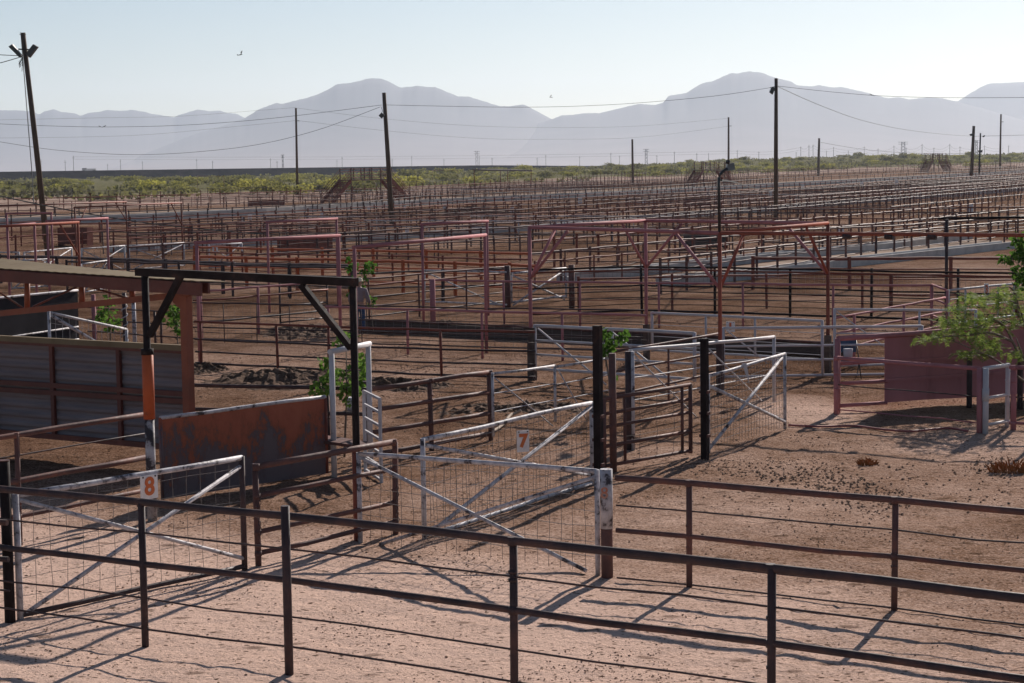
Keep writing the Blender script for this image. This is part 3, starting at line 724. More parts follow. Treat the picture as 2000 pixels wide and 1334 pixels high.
# ================================================================== SHED
def prj(P):
    v = P - CAM; k = F / v.dot(FW)
    return 1000 + v.dot(RT) * k, 667 - v.dot(UP) * k
S0 = at(107, 855, .33); S1 = at(240, 867, .33); S0.z = S1.z = 0; sd = (S1 - S0).normalized(); sn = sd.cross(Z)
def wp(px, py, off=0.0):
    O = S0 + sn * off; r = ray(px, py); k = (O - CAM).dot(sn) / r.dot(sn); return CAM + r * k
def wg(px, off=0.0):
    p = wp(px, 860, off); return Vector((p.x, p.y, 0))
t = thing('open_shed', wg(107), 'open sided cattle shed with tan tin roof and grey corrugated wall in red frame', 'shed')
L0, L1 = -230, 369
zt = lambda px: high(wg(px), px, 660 + px * .0545)
zb = .33
cm = MB(); a = wg(L0); b = wg(L1); n = int((zt(100) - zb) / .045)
ht0, ht1 = zt(L0), zt(L1)
for i in range(n + 1):                     # corrugated sheet, ribs running lengthwise
    k = i / n; dz = .016 * (1 if i % 4 < 2 else -1)
    cm.v += [a + Z * lerp(zb, ht0, k) + sn * dz, b + Z * lerp(zb, ht1, k) + sn * dz]
for i in range(n): cm.face((2 * i, 2 * i + 1, 2 * i + 3, 2 * i + 2))
paint('shed_tin', [(.3, (.15, .122, .126)), (.6, (.22, .182, .185)), (.78, (.11, .08, .078))], .8, .7, .05, stretch=(.6, .6, 5), spec=.15)
cm.build('corrugated_wall', 'shed_tin', t)
for px in (-120, 0 - 8, 107, 237): q = wg(px, .05); MB().beam(q + Z * zb, q + Z * zt(px), .085, .06, sn).build('wall_stud', 'shed_red', t)
MB().beam(wp(L0, 648, .06), wp(L1, 680, .06), .10, .10).build('wall_plate', 'roof_tin', t)
MB().beam(wp(L0, 653, .07), wp(L1, 686.5, .07), .07, .09).build('wall_girt', 'shed_red', t)
for y0, y1 in ((731, 770), (745, 785)): MB().beam(wp(L0, y0, .07), wp(L1, y1, .07), .05, .09).build('wall_girt', 'shed_red', t)
MB().beam(wg(L0, .06) + Z * .36, wg(L1, .06) + Z * .36, .05, .10).build('wall_girt', 'shed_red', t)
P = wg(371, .08); MB().beam(P - Z * .2, P + Z * high(P, 368, 577), .15, .15, sn).build('post', 'shed_orange', t)
c0 = wp(L0, 515, .08); c1 = wp(392, 571, .08); MB().beam(c0, c1, .09, .13).build('truss_chord', 'shed_red', t)
d0 = wp(L0, 636, .10); d1 = wp(372, 574, .10); MB().beam(d0, d1, .08, .11).build('truss_chord', 'shed_orange', t)
for px in (-60, 53, 160, 258): MB().tube([wp(px, 541 + px * .09, .09), wp(px, 612 - px * .102, .09)], .055, 6).build('truss_web', 'shed_orange', t)
for x0, y0, x1, y1 in ((0, 572, 47, 603), (65, 599, 150, 560), (168, 558, 254, 584)): MB().tube([wp(x0, y0, .07), wp(x1, y1, .07)], .02, 6).build('truss_web', 'shed_red', t)
MB().slab([wp(330, 582, .09), wp(364, 578, .09), wp(364, 615, .09), wp(352, 602, .09)], .02).build('gusset', 'shed_orange', t)
n0 = wp(L0, 509, .55); n1 = wp(393, 549, .55)
f0 = n0 + UA * 1.0; f1 = n1 + UA * .75 + sd * .05
f0.z = high(f0, prj(f0)[0], 504.5 + prj(f0)[0] * .1025); f1.z = high(f1, prj(f1)[0], 504.5 + prj(f1)[0] * .1025)
rm = MB(); K = 140
for i in range(K + 1):
    k = i / K; dz = Z * (.003 if i % 4 < 2 else -.003)
    rm.v += [lerp(n0, n1, k) + dz, lerp(f0, f1, k) + dz, lerp(n0, n1, k) + dz - Z * .012, lerp(f0, f1, k) + dz - Z * .012]
for i in range(K):
    o = 4 * i; rm.face((o, o + 4, o + 5, o + 1)); rm.face((o + 2, o + 3, o + 7, o + 6)); rm.face((o, o + 2, o + 6, o + 4)); rm.face((o + 1, o + 5, o + 7, o + 3))
rm.face((0, 1, 3, 2)); rm.face((4 * K, 4 * K + 2, 4 * K + 3, 4 * K + 1))
rm.build('roof', 'roof_tin', t)
MB().beam(n0 - Z * .14 + sd * 0, wp(393, 549, .55) - Z * .14, .05, .21).build('fascia', 'shed_red', t)
for k in (.25,): MB().beam(lerp(n0, f0, k) - Z * .12, lerp(n1, f1, k) - Z * .12, .05, .18).build('purlin', 'shed_red', t)
# behind the shed
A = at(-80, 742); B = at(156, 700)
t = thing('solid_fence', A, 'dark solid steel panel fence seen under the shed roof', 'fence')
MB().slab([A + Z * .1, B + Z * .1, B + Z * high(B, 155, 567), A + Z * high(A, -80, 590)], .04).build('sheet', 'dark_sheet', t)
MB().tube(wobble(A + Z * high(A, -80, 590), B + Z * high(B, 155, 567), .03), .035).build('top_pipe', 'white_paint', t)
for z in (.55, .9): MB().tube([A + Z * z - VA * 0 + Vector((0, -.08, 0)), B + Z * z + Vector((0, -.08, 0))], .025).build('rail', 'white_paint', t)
A = at(101, 772); B = at(250, 745)
gate('wire_gate', 'white wire mesh gate with a sloping brace behind the shed wall', A, B, high(A, 98, 610), 1.3, .1, diags=[(.03, .97, 1, .4)], r=.034, mesh=(.25, .006), dr=.04, wmat='pale_wire')
for px, y0, y1, m_, lb in ((100 * 0 + 246, 572, 700, 'dark_pipe', 'dark post wrapped in white rope behind the shed'), (264, 588, 690, 'white_paint', 'chipped white post behind the shed wall'), (186, 575, 700, 'pink_paint', 'pink and dark post behind the shed gate')):
    P = at(px, y1); t = thing('pipe_post', P, lb, 'post'); MB().tube([P - Z * .1, P + Z * high(P, px, y0)], .06, 8).build('shaft', m_, t)
    if 'rope' in lb:
        hh = high(P, px, y0); MB().tube([P + Z * (hh * i / 60) + VA * (.085 * math.cos(i * .8)) + UA * (.085 * math.sin(i * .8)) for i in range(6, 58)], .016, 5).build('rope', 'clean_white', t)
fence('pipe_fence', 'dark rails running behind the shed wall to the wrapped post', [(170, 600), (372, 612)], 1.3, [(1.3, .03), (.95, .03), (.6, .03), (.3, .03)], 'dark_pipe', posts=[186, 302, 313], pr=.05)
fence('pipe_fence', 'pink pipe fence rising right from the end of the shed roof', [(376, 569), (430, 567), (640, 549)], 1.5, [(1.5, .05), (1.22, .045, 'rust_pipe'), (.55, .045, 'dark_pipe')], 'pink_paint', posts=[392, 503], pr=.065)
A = at(548, 642); B = at(640, 632)
gate('pipe_gate', 'dark framed pipe gate left of the person in the straw hat', A, B, high(A, 545, 553), high(B, 637, 549), .2, rows=[(.78, .03), (.5, .03)], r=.03, mat='dark_pipe', mesh=(.35, .005))
fence('pipe_fence', 'brown pipe fence rising to the thick post with a white X gate', [(700, 546), (990, 521)], 1.48, [(1.48, .05), (1.25, .05, 'rust_pipe'), (.85, .04, 'dark_pipe'), (.55, .04), (.2, .04, 'dark_pipe')], 'brown_pipe', posts=[720, 818, 910], pr=.05)
P = at(992, 600); t = thing('pipe_post', P, 'thick rusty post at the left end of the white X gate', 'post'); MB().tube([P - Z * .1, P + Z * high(P, 992, 519)], .11, 10).build('shaft', 'brown_pipe', t)
P = at(1117, 602); t = thing('pipe_post', P, 'thick dark red post at the right end of the white X gate', 'post'); MB().tube([P - Z * .1, P + Z * high(P, 1117, 517)], .11, 10).build('shaft', 'brown_pipe', t)
A = at(999, 598); B = at(1106, 586)
gate('wire_gate', 'white X braced pipe gate between two thick rusty posts', A, B, high(A, 1000, 534), high(B, 1103, 524), .15, diags=[(.01, .95, .97, .03), (.98, .95, .03, .03)], r=.045, mesh=(.4, .006), dr=.035)
P = at(846, 640); t = thing('pipe_post', P, 'rusty round post where three pipe fences meet near the person', 'post'); MB().tube([P - Z * .1, P + Z * high(P, 843, 545)], .09, 10).build('shaft', 'pink_paint', t)
A = at(830, 600); B = at(990, 606)
gate('white_gate', 'old white gate with dark diagonal behind the brown pipe fence', A, B, high(A, 830, 528), high(B, 990, 532), .2, diags=[(.02, .95, .9, .15)], r=.035, stiles=(1, 0), dr=.025)

# ================================================================== FEED BUNKS AND FAR FENCES
def bunk(label, base, hgt=.40, wdt=1.0, lip=.14):
    W = [at(x, y) for x, y in base]; m = MB()
    prof = [(0, -.1), (0, hgt), (lip, hgt), (lip + .12, .2), (wdt - lip - .1, .2), (wdt - lip, hgt + .02), (wdt, hgt + .02), (wdt, -.1)]
    for p in W:
        for u, z in prof: m.v.append(p - VA * u + Z * z)
    k = len(prof)
    for i in range(len(W) - 1):
        for j in range(k - 1):
            a = i * k + j; m.face((a, a + k, a + k + 1, a + 1))
    m.face(tuple(range(k))); m.face(tuple(range((len(W) - 1) * k, len(W) * k))[::-1])
    return tag(m.build('feed_bunk', 'concrete', loc=W[0]), label, 'feed trough', 'concrete feed bunks along the alleys')
bunk('nearest long concrete feed bunk rising right behind the black pipe fence', [(1322, 559), (1480, 545), (1648, 523), (1740, 513), (1985, 485)])
bunk('second concrete feed bunk just beyond the nearest one', [(1125, 550), (1260, 538), (1500, 511), (1760, 486), (1900, 466)])
bunk('third concrete feed bunk crossing the middle of the yard', [(230, 493), (500, 480), (760, 468), (1030, 451), (1400, 420), (1700, 396), (2040, 369)], .40, .9)
bunk('farthest long concrete feed bunk in front of the green scrub', [(-40, 443), (290, 431), (520, 419), (700, 408), (950, 394), (1200, 383), (1400, 371), (1700, 355), (1880, 345), (2040, 335)], .7, 1.8)
def strip(name, near, far, mat, z=.02):
    W = [at(x, y) for x, y in near]; V = [at(x, y) for x, y in far]; m = MB(); n = len(W)
    m.v = [p + Z * z for p in W + V]
    for i in range(n - 1): m.face((i, i + 1, n + i + 1, n + i))
    return kind(m.build(name, mat), 'structure')
paint('alley_dust', [(.3, (.27, .20, .15)), (.7, (.42, .33, .27))], .7, 1.0, .3, spec=0)
strip('feed_alley', [(1322, 549), (1480, 535), (1640, 514), (1985, 472)], [(1262, 542), (1330, 534), (1500, 514), (1900, 469)], 'alley_dust', .035)
strip('far_alley', [(-40, 432), (520, 411), (950, 387), (1400, 365), (1880, 341)], [(-40, 424), (520, 405), (950, 381), (1400, 361), (1880, 338)], 'alley_dust')
strip('middle_alley', [(1040, 449), (1400, 418), (1700, 394)], [(1040, 440), (1400, 409), (1700, 388)], 'alley_dust')

ROWS4 = [(1, .052), (.68, .024), (.36, .024)]
def farf(label, rail, h=1.4, sp=2.6, mat='brown_pipe', k=1.0, rows=ROWS4, pr=.06, ext=.12, group=None):
    return fence('pipe_fence', label, rail, h, [(z * h, r * k) for z, r in rows], mat, sp=sp, pr=pr * k, parts=False, group=group, n=5, jit=.02, ext=ext)
FA = [(1290, 507), (1510, 482), (1710, 457), (2060, 424)]
FB = [(1036, 496), (1260, 475.6), (1405, 463), (1510, 454), (1760, 432.5), (2060, 402)]
FC = [(640, 464), (760, 457), (1010, 444), (1250, 427.6), (1402, 415), (1510, 408), (1760, 387), (2060, 360)]
FD = [(250, 483), (500, 466), (752, 450), (1010, 434), (1250, 421), (1510, 402), (1760, 381), (2060, 354)]
FE = [(-40, 466), (250, 450), (500, 441), (750, 428.5), (1010, 418.5), (1260, 403.5), (1510, 385), (1760, 369), (2060, 349)]
FF = [(250, 444), (500, 432), (820, 420), (1010, 410), (1260, 391.5), (1510, 373), (1760, 359), (2060, 342)]
FG = [(-40, 444), (250, 434), (500, 422), (760, 408), (1010, 392.5), (1260, 379.5), (1510, 369), (1760, 353), (2060, 335)]
FH = [(-40, 424), (250, 413.5), (510, 404), (690, 396), (821, 383.5), (1010, 375), (1260, 365), (1510, 348), (1760, 338.5), (2060, 328)]
FI = [(-40, 390), (250, 383), (510, 375.5), (760, 367), (1010, 355), (1260, 345), (1510, 332), (1760, 323), (2060, 315)]
farf('long pipe fence along the second concrete feed bunk', FA, 1.38, 2.5)
farf('long pipe fence holding the white board with an orange 9', FB, 1.38, 2.7)
farf('long pipe fence just before the third concrete bunk', FC, 1.4, 2.7)
farf('long pipe fence just behind the third concrete bunk', FD, 1.4, 2.8)
farf('rust pipe fence across the middle yard before the stair bridges', FE, 1.4, 3.0, 'rust_pipe')
farf('brown pipe fence crossing the middle yard beneath the stair bridges', FF, 1.4, 3.2)
farf('rust pipe fence along the near side of the farthest concrete bunk', FG, 1.45, 3.2, 'rust_pipe')
farf('pipe fence right behind the farthest concrete bunk', FH, 1.5, 3.4, 'dark_pipe')
farf('farthest rust red fence at the edge of the scrub', FI, 1.75, 4.2, 'rust_pipe', 1.15, ext=.6)
farf('wire fence with tall posts beyond the last red fence', [(-40, 378), (260, 371), (510, 366), (760, 357), (1010, 346)], 2.0, 6.5, 'dark_pipe', 1.0, [(1, .025), (.75, .02), (.5, .02)])
farf('far fence with tall posts below the scrub hills at right', [(1100, 346), (1260, 338), (1552, 330), (1740, 324), (2060, 316)], 2.6, 6.0, 'brown_pipe', 1.2, [(1, .03), (.6, .03), (.3, .03)], ext=.8)
# fences that only show on the right, between the long rows
RX = [('lower', [(1560, 384), (1760, 369), (2060, 345)]), ('upper', [(1640, 359), (1760, 351), (2060, 336)]), ('last', [(1850, 331), (2060, 321)]), ('broad', [(1779, 361), (2060, 342)]), ('near', [(1740, 404), (2060, 374)]), ('mid', [(1565, 449), (1760, 440), (2060, 418)])]
for wd, rl in RX:
    farf({'lower': 'brown pipe fence in the dense pens below the right light pole', 'upper': 'thin pipe fence above the dense pens at right', 'last': 'last faint pipe fence under the scrub hill at right',
          'broad': 'pipe fence passing behind the twin lamp pole at right', 'near': 'pipe fence in front of the dense pens at far right', 'mid': 'pipe fence just above the pen with the orange 9 board'}[wd], rl, 1.4, 3.0)
# fences across the view
def cross(label, rail, h=1.32, sp=3.0, mat='rust_pipe', k=1.2, rows=ROWS4):
    return farf(label, rail, h, sp, mat, k, rows)
cross('orange red cross fence left of the box portal, upper one', [(380, 482), (500, 486), (750, 490), (1040, 495)], 1.25, 3.2, 'orange_paint', 1.3, [(1, .045), (.35, .03)])
cross('orange red cross fence left of the box portal, lower one', [(380, 502), (500, 504), (760, 510), (1010, 518), (1045, 520)], 1.35, 3.0, 'orange_paint', 1.3, [(1, .05), (.7, .02), (.35, .03)])
cross('dark cross fence below the shed roof line at left', [(0, 500), (130, 503), (250, 507), (510, 517), (690, 520)], 1.3, 4.0, 'dark_pipe', 1.4)
cross('red cross fence right of the box portal top corner', [(1470, 504), (1760, 505), (1990, 505)], 1.3, 4.0, 'rust_pipe', 1.3)
cross('dark cross fence of the open pen above the long orange beam', [(1480, 408), (1760, 408), (2060, 403)], 1.3, 4.2, 'brown_pipe', 1.1)
cross('brown cross fence right of the white mesh gate and 3 sign', [(1740, 541), (2060, 541)], 1.2, 4.2, 'rust_pipe', 1.2, [(1, .03), (.5, .03)])
cross('cross fence behind the brown fence and white X gate', [(690, 534), (1040, 524)], 1.2, 3.5, 'dark_pipe', 1.2, [(1, .03), (.5, .03)])

DENSE = []
def between(A_, B_, k):
    return [(x, lerp(along(A_, x), along(B_, x), k)) for x in range(int(max(A_[0][0], B_[0][0])), 2061, 150)]
for A_, B_, ks in ((FB, FC, (.45,)), (FD, FE, (.5,)), (FF, FG, (.5,)), (FG, FH, (.35,)), (FH, FI, (.3, .65))):
    for k in ks:
        farf('brown pipe fence row in the dense far cattle pens', between(A_, B_, k), 1.4, R(2.4, 3.3), random.choice(['rust_pipe', 'rust_pipe', 'brown_pipe']), 1.1, [(1, .045), (.5, .022)], ext=.25, group='pipe fence rows in the dense far pens')
for lb, x0, y0, x1, y1, sg in (('white gate behind the leaning pole, above the shed roof', 47, 493, 140, 484, 0), ('white X braced gate between the pink posts at left', 159, 486, 243, 480, 0), ('white gate at the left edge above the shed roof', -40, 493, 37, 493, 0),
        ('low white gate just above the shed roof edge', 20, 510, 93, 506, 0), ('white gate left of the dark crossbeam above the roof', 158, 516, 209, 509, 0), ('pale gate with a small number board left of the red portal leg', 252, 481, 359, 474, 1), ('pale gate under the pink portal with dark corner', 408, 478, 472, 475, 0)):
    a = at(x0, y0, 1.35); b = at(x1, y1, 1.35)
    gate('white_gate', lb, a, b, 1.35, 1.35, .15, diags=[(.02, .95, .97, .08), (.98, .95, .03, .08)], r=.038, dr=.028, mat='white_paint', mesh=(.5, .008), wmat='wire')
farf('thin rusty fence left of the small pink portal, upper one', [(250, 446), (450, 437), (640, 428)], 1.35, 2.6, 'rust_pipe', .8)
farf('thin brown fence left of the small pink portal, lower one', [(250, 459), (510, 448), (760, 436)], 1.35, 2.8, 'brown_pipe', .8)
farf('near black cross fence just above the black goalpost beam', [(130, 511), (260, 512), (510, 519), (690, 523)], 1.3, 3.2, 'dark_pipe', .9)
farf('red cross fence through the portal with dark left corner', [(390, 493), (510, 496), (760, 500), (1040, 507)], 1.25, 3.0, 'rust_pipe', .8)
farf('thin pale topped fence passing behind the two big pink portals', [(500, 497), (730, 484), (943, 469), (1040, 462)], 1.3, 2.6, 'brown_pipe', .8)
farf('low rust fence inside the box portal from its left legs', [(1044, 512), (1260, 493), (1405, 477), (1510, 466)], 1.1, 2.4, 'rust_pipe', .7)
farf('rust cross fence between the bunks and the black mesh fence', [(1130, 545), (1330, 540), (1560, 536), (1840, 536)], 1.2, 3.4, 'rust_pipe', .8)
# short cross fences that divide the far pens
def world(rail, h=1.4): return [Vector((p.x, p.y, rise(p.x, p.y))) for p in (at(x, y, h) for x, y in rail)]
def hit(P, dirv, W):
    best = None
    for a, b in zip(W, W[1:]):
        e_ = b - a; den = dirv.x * e_.y - dirv.y * e_.x
        if abs(den) < 1e-9: continue
        q = a - P; tt = (q.x * e_.y - q.y * e_.x) / den; u = (q.x * dirv.y - q.y * dirv.x) / den
        if 0 <= u <= 1 and tt > .5 and (best is None or tt < best): best = tt
    return best
for (ra, rb, step) in ((FB, FC, 15), (FC, FE, 12), (FE, FG, 10), (FF, FG, 22), (FH, FI, 15), (FA, FB, 24)):
    Wa, Wb = world(ra), world(rb); left = 6.0
    for a, b in zip(Wa, Wa[1:]):
        d_ = (b - a).length; s_ = left
        while s_ < d_:
            P = lerp(a, b, s_ / d_); k = hit(P, -VA, Wb)
            if k and 3 < k < 70 and abs(P.x / P.y) < .285:
                Q = P - VA * k; Q.z = rise(Q.x, Q.y); h = 1.4
                fence('cross_fence', 'short pipe cross fence dividing two far cattle pens', None, h, [(h, .045), (.95, .03), (.5, .03)], random.choice(['rust_pipe', 'brown_pipe', 'brown_pipe', 'dark_pipe', 'white_paint' if random.random() < .4 else 'rust_pipe']), sp=R(2.6, 3.8), pr=.045,
                      parts=False, n=4, base=[P, Q], group='short cross fences dividing the far pens')
            s_ += step * R(.85, 1.15)
        left = s_ - d_

# number boards hung on the far fences
for i, (x, y, s_) in enumerate([(1000, 410, 8), (790, 406, 6), (869, 405, 8), (488, 424, 8), (473, 429, 6), (630, 421, 8), (720, 407, 6), (1133, 392, 8), (1258, 393, 7), (1383, 377, 6), (1568, 365, 6), (1683, 360, 6), (1751, 357, 7),
                                (795, 450, 7), (1505, 378, 7), (1895, 407, 12), (307, 483, 9), (213, 448, 6)]):
    dist = 5.2 * 3815 / max(30, (y + s_ + 12) - (339 - .0145 * x)); c = deep(x, y, dist); ww = s_ * dist / 3815 * 1.0
    t = thing('number_board', Vector((c.x, c.y, c.z - ww)), 'tiny white number board fixed on a far pen fence', 'sign', 'tiny white number boards on the far fences')
    m = MB(); m.slab([c + Vector((-ww / 2, 0, -ww * .7)), c + Vector((ww / 2, 0, -ww * .7)), c + Vector((ww / 2, 0, ww * .7)), c + Vector((-ww / 2, 0, ww * .7))], .02); bd = m.build('board', 'sign_white', t)
    MB().tube([Vector((c.x, c.y + .03, rise(c.x, c.y))), Vector((c.x, c.y + .03, c.z))], .035, 5).build('post', 'brown_pipe', t)
    for k in ((-.18, .18) if i % 3 else (0,)):
        q = c + Vector((k * ww, -.012, 0)); MB().beam(q - Z * ww * .4, q + Z * ww * .4, ww * .12, .004, R0).build('stroke', 'numeral' if i % 2 else 'dark_pipe', bd)
for x, y, w_, h_, txt, lb in ((1642, 447.5, 13, 10, '9', 'white board with an orange 9 on the pen fence right of the box portal'), (420, 487, 10, 8, '2', 'small white board with a dark 2 below the pink portal at left')):
    dist = 5.2 * 3815 / (y + 30 - 316); c = deep(x, y, dist); k = dist / 3815
    t = thing('number_board', Vector((c.x, c.y, 0)), lb, 'sign'); sg = sign(t, c, R0, w_ * k, h_ * k, txt, h_ * k * 1.0, .02)
    MB().tube([Vector((c.x, c.y + .05, rise(c.x, c.y))), Vector((c.x, c.y + .05, c.z))], .04, 5).build('post', 'brown_pipe', t)

def trough(label, x0, y0, x1, y1, hh, mat):
    a = at(x0, y0); b = at(x1, y1); d_ = (b - a).normalized(); n_ = d_.cross(Z); m = MB(); wd = .8
    m.beam(a + Z * hh * .55 - n_ * wd / 2, b + Z * hh * .55 - n_ * wd / 2, .05, hh * .9); m.beam(a + Z * hh * .55 + n_ * wd / 2, b + Z * hh * .55 + n_ * wd / 2, .05, hh * .9)
    m.beam(a + Z * hh * .16, b + Z * hh * .16, wd - .06, .05)
    for q in (a, b): m.beam(q + n_ * wd / 2 + Z * hh * .5, q - n_ * wd / 2 + Z * hh * .5, .05, hh)
    tag(m.build('water_trough', mat, loc=a), label, 'trough')
trough('black water trough in the pen behind the box portal braces', 1336, 487, 1416, 486, .95, 'lamp_black')
trough('rust red trough in the dense pens below the middle stair bridge', 1337, 404, 1386, 403, 1.0, 'rust_pipe')
trough('rust red trough left of the near stair bridge', 490, 403, 550, 401, .8, 'rust_pipe')
trough('rust red trough behind the leaning light pole', 120, 480, 176, 480, 1.3, 'rust_pipe')
trough('rust and dark trough in the pen behind the pink portals', 552, 498, 640, 492, 1.0, 'rust_pipe')

# ================================================================== STAIR BRIDGES
def bridge(label, foot, sc, flip=0):
    t = thing('stair_bridge', foot, label, 'walkway', 'steel stair bridges over the far alleys')
    a = UA; c = VA; O = foot
    def Q(x, y, z): return O + a * (x * sc) + c * (y * sc) + Z * (z * sc)
    run, dk, hh, wd, rl = 5.0, 11.0, 3.35, 2.0, 1.75
    MB().slab([Q(run, 0, hh), Q(run + dk, 0, hh), Q(run + dk, wd, hh), Q(run, wd, hh)], .16 * sc).build('deck', 'brown_pipe', t)
    for nm, x0, z0, x1, z1 in (('near', 0, .1, run, hh), ('far', run + dk + run, .1, run + dk, hh)):
        for y in (0, wd): MB().beam(Q(x0, y, z0), Q(x1, y, z1), .12 * sc, .52 * sc).build('stringer', 'rust_pipe', t)
        m = MB()
        for i in range(1, 11):
            k = i / 11; m.beam(Q(lerp(x0, x1, k), 0, lerp(z0, z1, k)), Q(lerp(x0, x1, k), wd, lerp(z0, z1, k)), .40 * sc, .20 * sc)
        m.build('treads', 'rust_pipe', t)
        for y in (0, wd):
            for hz_ in (.45, .9, 1.35, 1.75): MB().tube([Q(x0, y, z0 + hz_), Q(x1, y, z1 + hz_)], .045 * sc, 5).build('handrail', 'rust_pipe', t)
            MB().tube([Q(x0, y, 0), Q(x0, y, z0 + rl)], .05 * sc, 5).build('post', 'brown_pipe', t)
    for x in (run, run + 3.6, run + 5.6, run + 8, run + dk):
        for y in (0, wd):
            lo = 0 if x in (run, run + dk) else hh
            MB().tube([Q(x, y, lo / 1), Q(x, y, hh + rl + .15)], .09 * sc, 5).build('post', 'brown_pipe', t)
    for y in (0, wd):
        for hz_ in (.45, .9, 1.35, 1.75): MB().tube([Q(run, y, hh + hz_), Q(run + dk, y, hh + hz_)], .045 * sc, 5).build('handrail', 'rust_pipe', t)
        MB().tube([Q(run, y, hh - 1.6), Q(run + 2.2, y, hh - .1)], .05 * sc, 5).build('brace', 'brown_pipe', t); MB().tube([Q(run + dk, y, hh - 1.6), Q(run + dk - 2.2, y, hh - .1)], .05 * sc, 5).build('brace', 'brown_pipe', t)
bridge('nearest steel stair bridge with open treads behind the leaning pole', at(628, 398), 1.0)
bridge('steel stair bridge behind the grey gooseneck floodlight', at(1337, 366), 1.05)
bridge('farthest dark stair bridge left of the twin lamp poles', at(1797, 338), 1.15)
# shade roof
A = at(951, 371); B = at(1040, 367); hr = high(A, 951, 331)
t = thing('shade_roof', A, 'lone flat shade roof on thin posts before the scrub', 'shelter')
dn = (B - A).normalized().cross(Z)
MB().slab([A + Z * hr, B + Z * high(B, 1040, 332), B - dn * 3.4 + Z * (high(B, 1040, 332) + .15), A - dn * 3.4 + Z * (hr + .15)], .3).build('roof', 'dark_pipe', t)
for q in (lerp(A, B, .48) - dn * .4, lerp(A, B, .54) - dn * 2.9, B - dn * .3, A - dn * 3): MB().tube([q - Z * .2, q + Z * (hr - .02)], .09, 6).build('post', 'rust_pipe', t)

# ================================================================== POLES, LAMPS, WIRES
def pole(label, bx, by, tx, ty, wpx, group='wooden utility poles in and beyond the pens', dist=None, mat='pole_wood'):
    P = at(bx, by) if dist is None else Vector((deep(bx, by, dist).x, dist, terr(deep(bx, by, dist).x, dist)))
    T = deep(tx, ty, P.y); r = wpx / 2 * P.y / 3815
    t = thing('utility_pole', P, label, 'pole', group)
    MB().tube([P - Z * .4, lerp(P, T, .5), T], [r * 1.12, r, r * .84], 10).build('shaft', mat, t)
    return t, P, T
def flood(parent, a, b, c, d_, th, mat='lamp_black', name='floodlight', dist=100):
    q = [deep(*p, dist) for p in (a, b, c, d_)]
    MB().slab(q, th).build(name, mat, parent)
p0, P0, T0 = pole('tall leaning light pole with two black floodlights in a V', 95, 500, 45, 64, 11); D0 = P0.y
for pts in (((20, 92), (27, 87), (45, 109), (41, 113)), ((53, 106), (68, 87), (76, 92), (60, 113))):
    flood(p0, *pts, .45, dist=D0 - .25)
MB().beam(deep(36, 96, D0 - .1), deep(60, 97, D0 - .1), .08, .08).build('bracket', 'lamp_black', p0)
m = MB()
for k in range(7): m.tube([deep(44 + R(-2, 2), 112, D0 - .2), deep(40 + R(-4, 5), 122 + R(-3, 5), D0 - .3), deep(41 + R(-6, 5), 131 + R(-4, 10), D0 - .3)], .02, 4, False)
m.build('loose_wires', 'lamp_black', p0)
MB().beam(deep(38, 67, D0), deep(51, 67, D0), .04, .04).build('bolt', 'far_steel', p0)
MB().tube([deep(40.5, 63, D0 + .2), deep(62, 333, D0 + .3), deep(66, 400, D0 + .3)], .03, 5).build('guy_wire', 'far_steel', p0)
p1, P1, T1 = pole('leaning light pole right behind the near stair bridge', 766, 441, 750, 181, 9); D1 = P1.y
flood(p1, (740, 226), (746, 220), (751, 225), (746, 232), .5, dist=D1 - .3); MB().tube([deep(744, 208, D1 - .2), deep(747, 216, D1 - .2), deep(745, 222, D1 - .3)], .025, 4).build('lamp_lead', 'lamp_black', p1)
p2, P2, T2 = pole('tall straight light pole in the dense right pens', 1515, 432, 1516, 153, 8); D2 = P2.y
flood(p2, (1502, 180), (1506, 170), (1513, 172), (1508, 185), .5, dist=D2 - .3); MB().beam(deep(1504, 171, D2 - .2), deep(1516, 169, D2 - .2), .06, .06).build('bracket', 'lamp_black', p2)
p3, P3, T3 = pole('slim pole left of the near stair bridge', 581, 385, 578, 211, 4.6)
MB().beam(deep(577, 236, P3.y), deep(585, 236, P3.y), .15, .15).build('insulator', 'far_steel', p3)
p4, P4, T4 = pole('bare pole standing before the scrub behind the box portal', 1236, 362, 1235, 272, 4.4)
p5, P5, T5 = pole('slim pole rising behind the gooseneck floodlight', 1423, 360, 1423, 229, 4)
MB().beam(deep(1422, 246, P5.y), deep(1429, 246, P5.y), .15, .15).build('insulator', 'far_steel', p5)
p6, P6, T6 = pole('short pole at the edge of the scrub right of the tall straight pole', 1598, 343, 1600, 270, 5)
p7, P7, T7 = pole('thick light pole with one small lamp at right', 1897, 352, 1902, 246, 6.5); D7 = P7.y
flood(p7, (1893, 262), (1897, 261), (1900, 265), (1895, 265.5), .6, dist=D7 - .4, name='lamp')
p8, P8, T8 = pole('dark steel lamp pole beside the thick light pole', 1912, 352, 1915, 260, 3.4, mat='lamp_black')
flood(p8, (1918, 266), (1922, 264), (1923, 266), (1920, 268), .6, dist=P8.y - .4, name='lamp'); flood(p8, (1909, 294), (1918, 293), (1917, 298), (1912, 298), .6, dist=P8.y - .4, name='horn')
p9, P9, T9 = pole('slim pole nearest the right edge of the view', 1953, 332, 1955, 223, 3.6)
MB().beam(deep(1954, 238, P9.y), deep(1960, 238, P9.y), .2, .2).build('insulator', 'far_steel', p9)

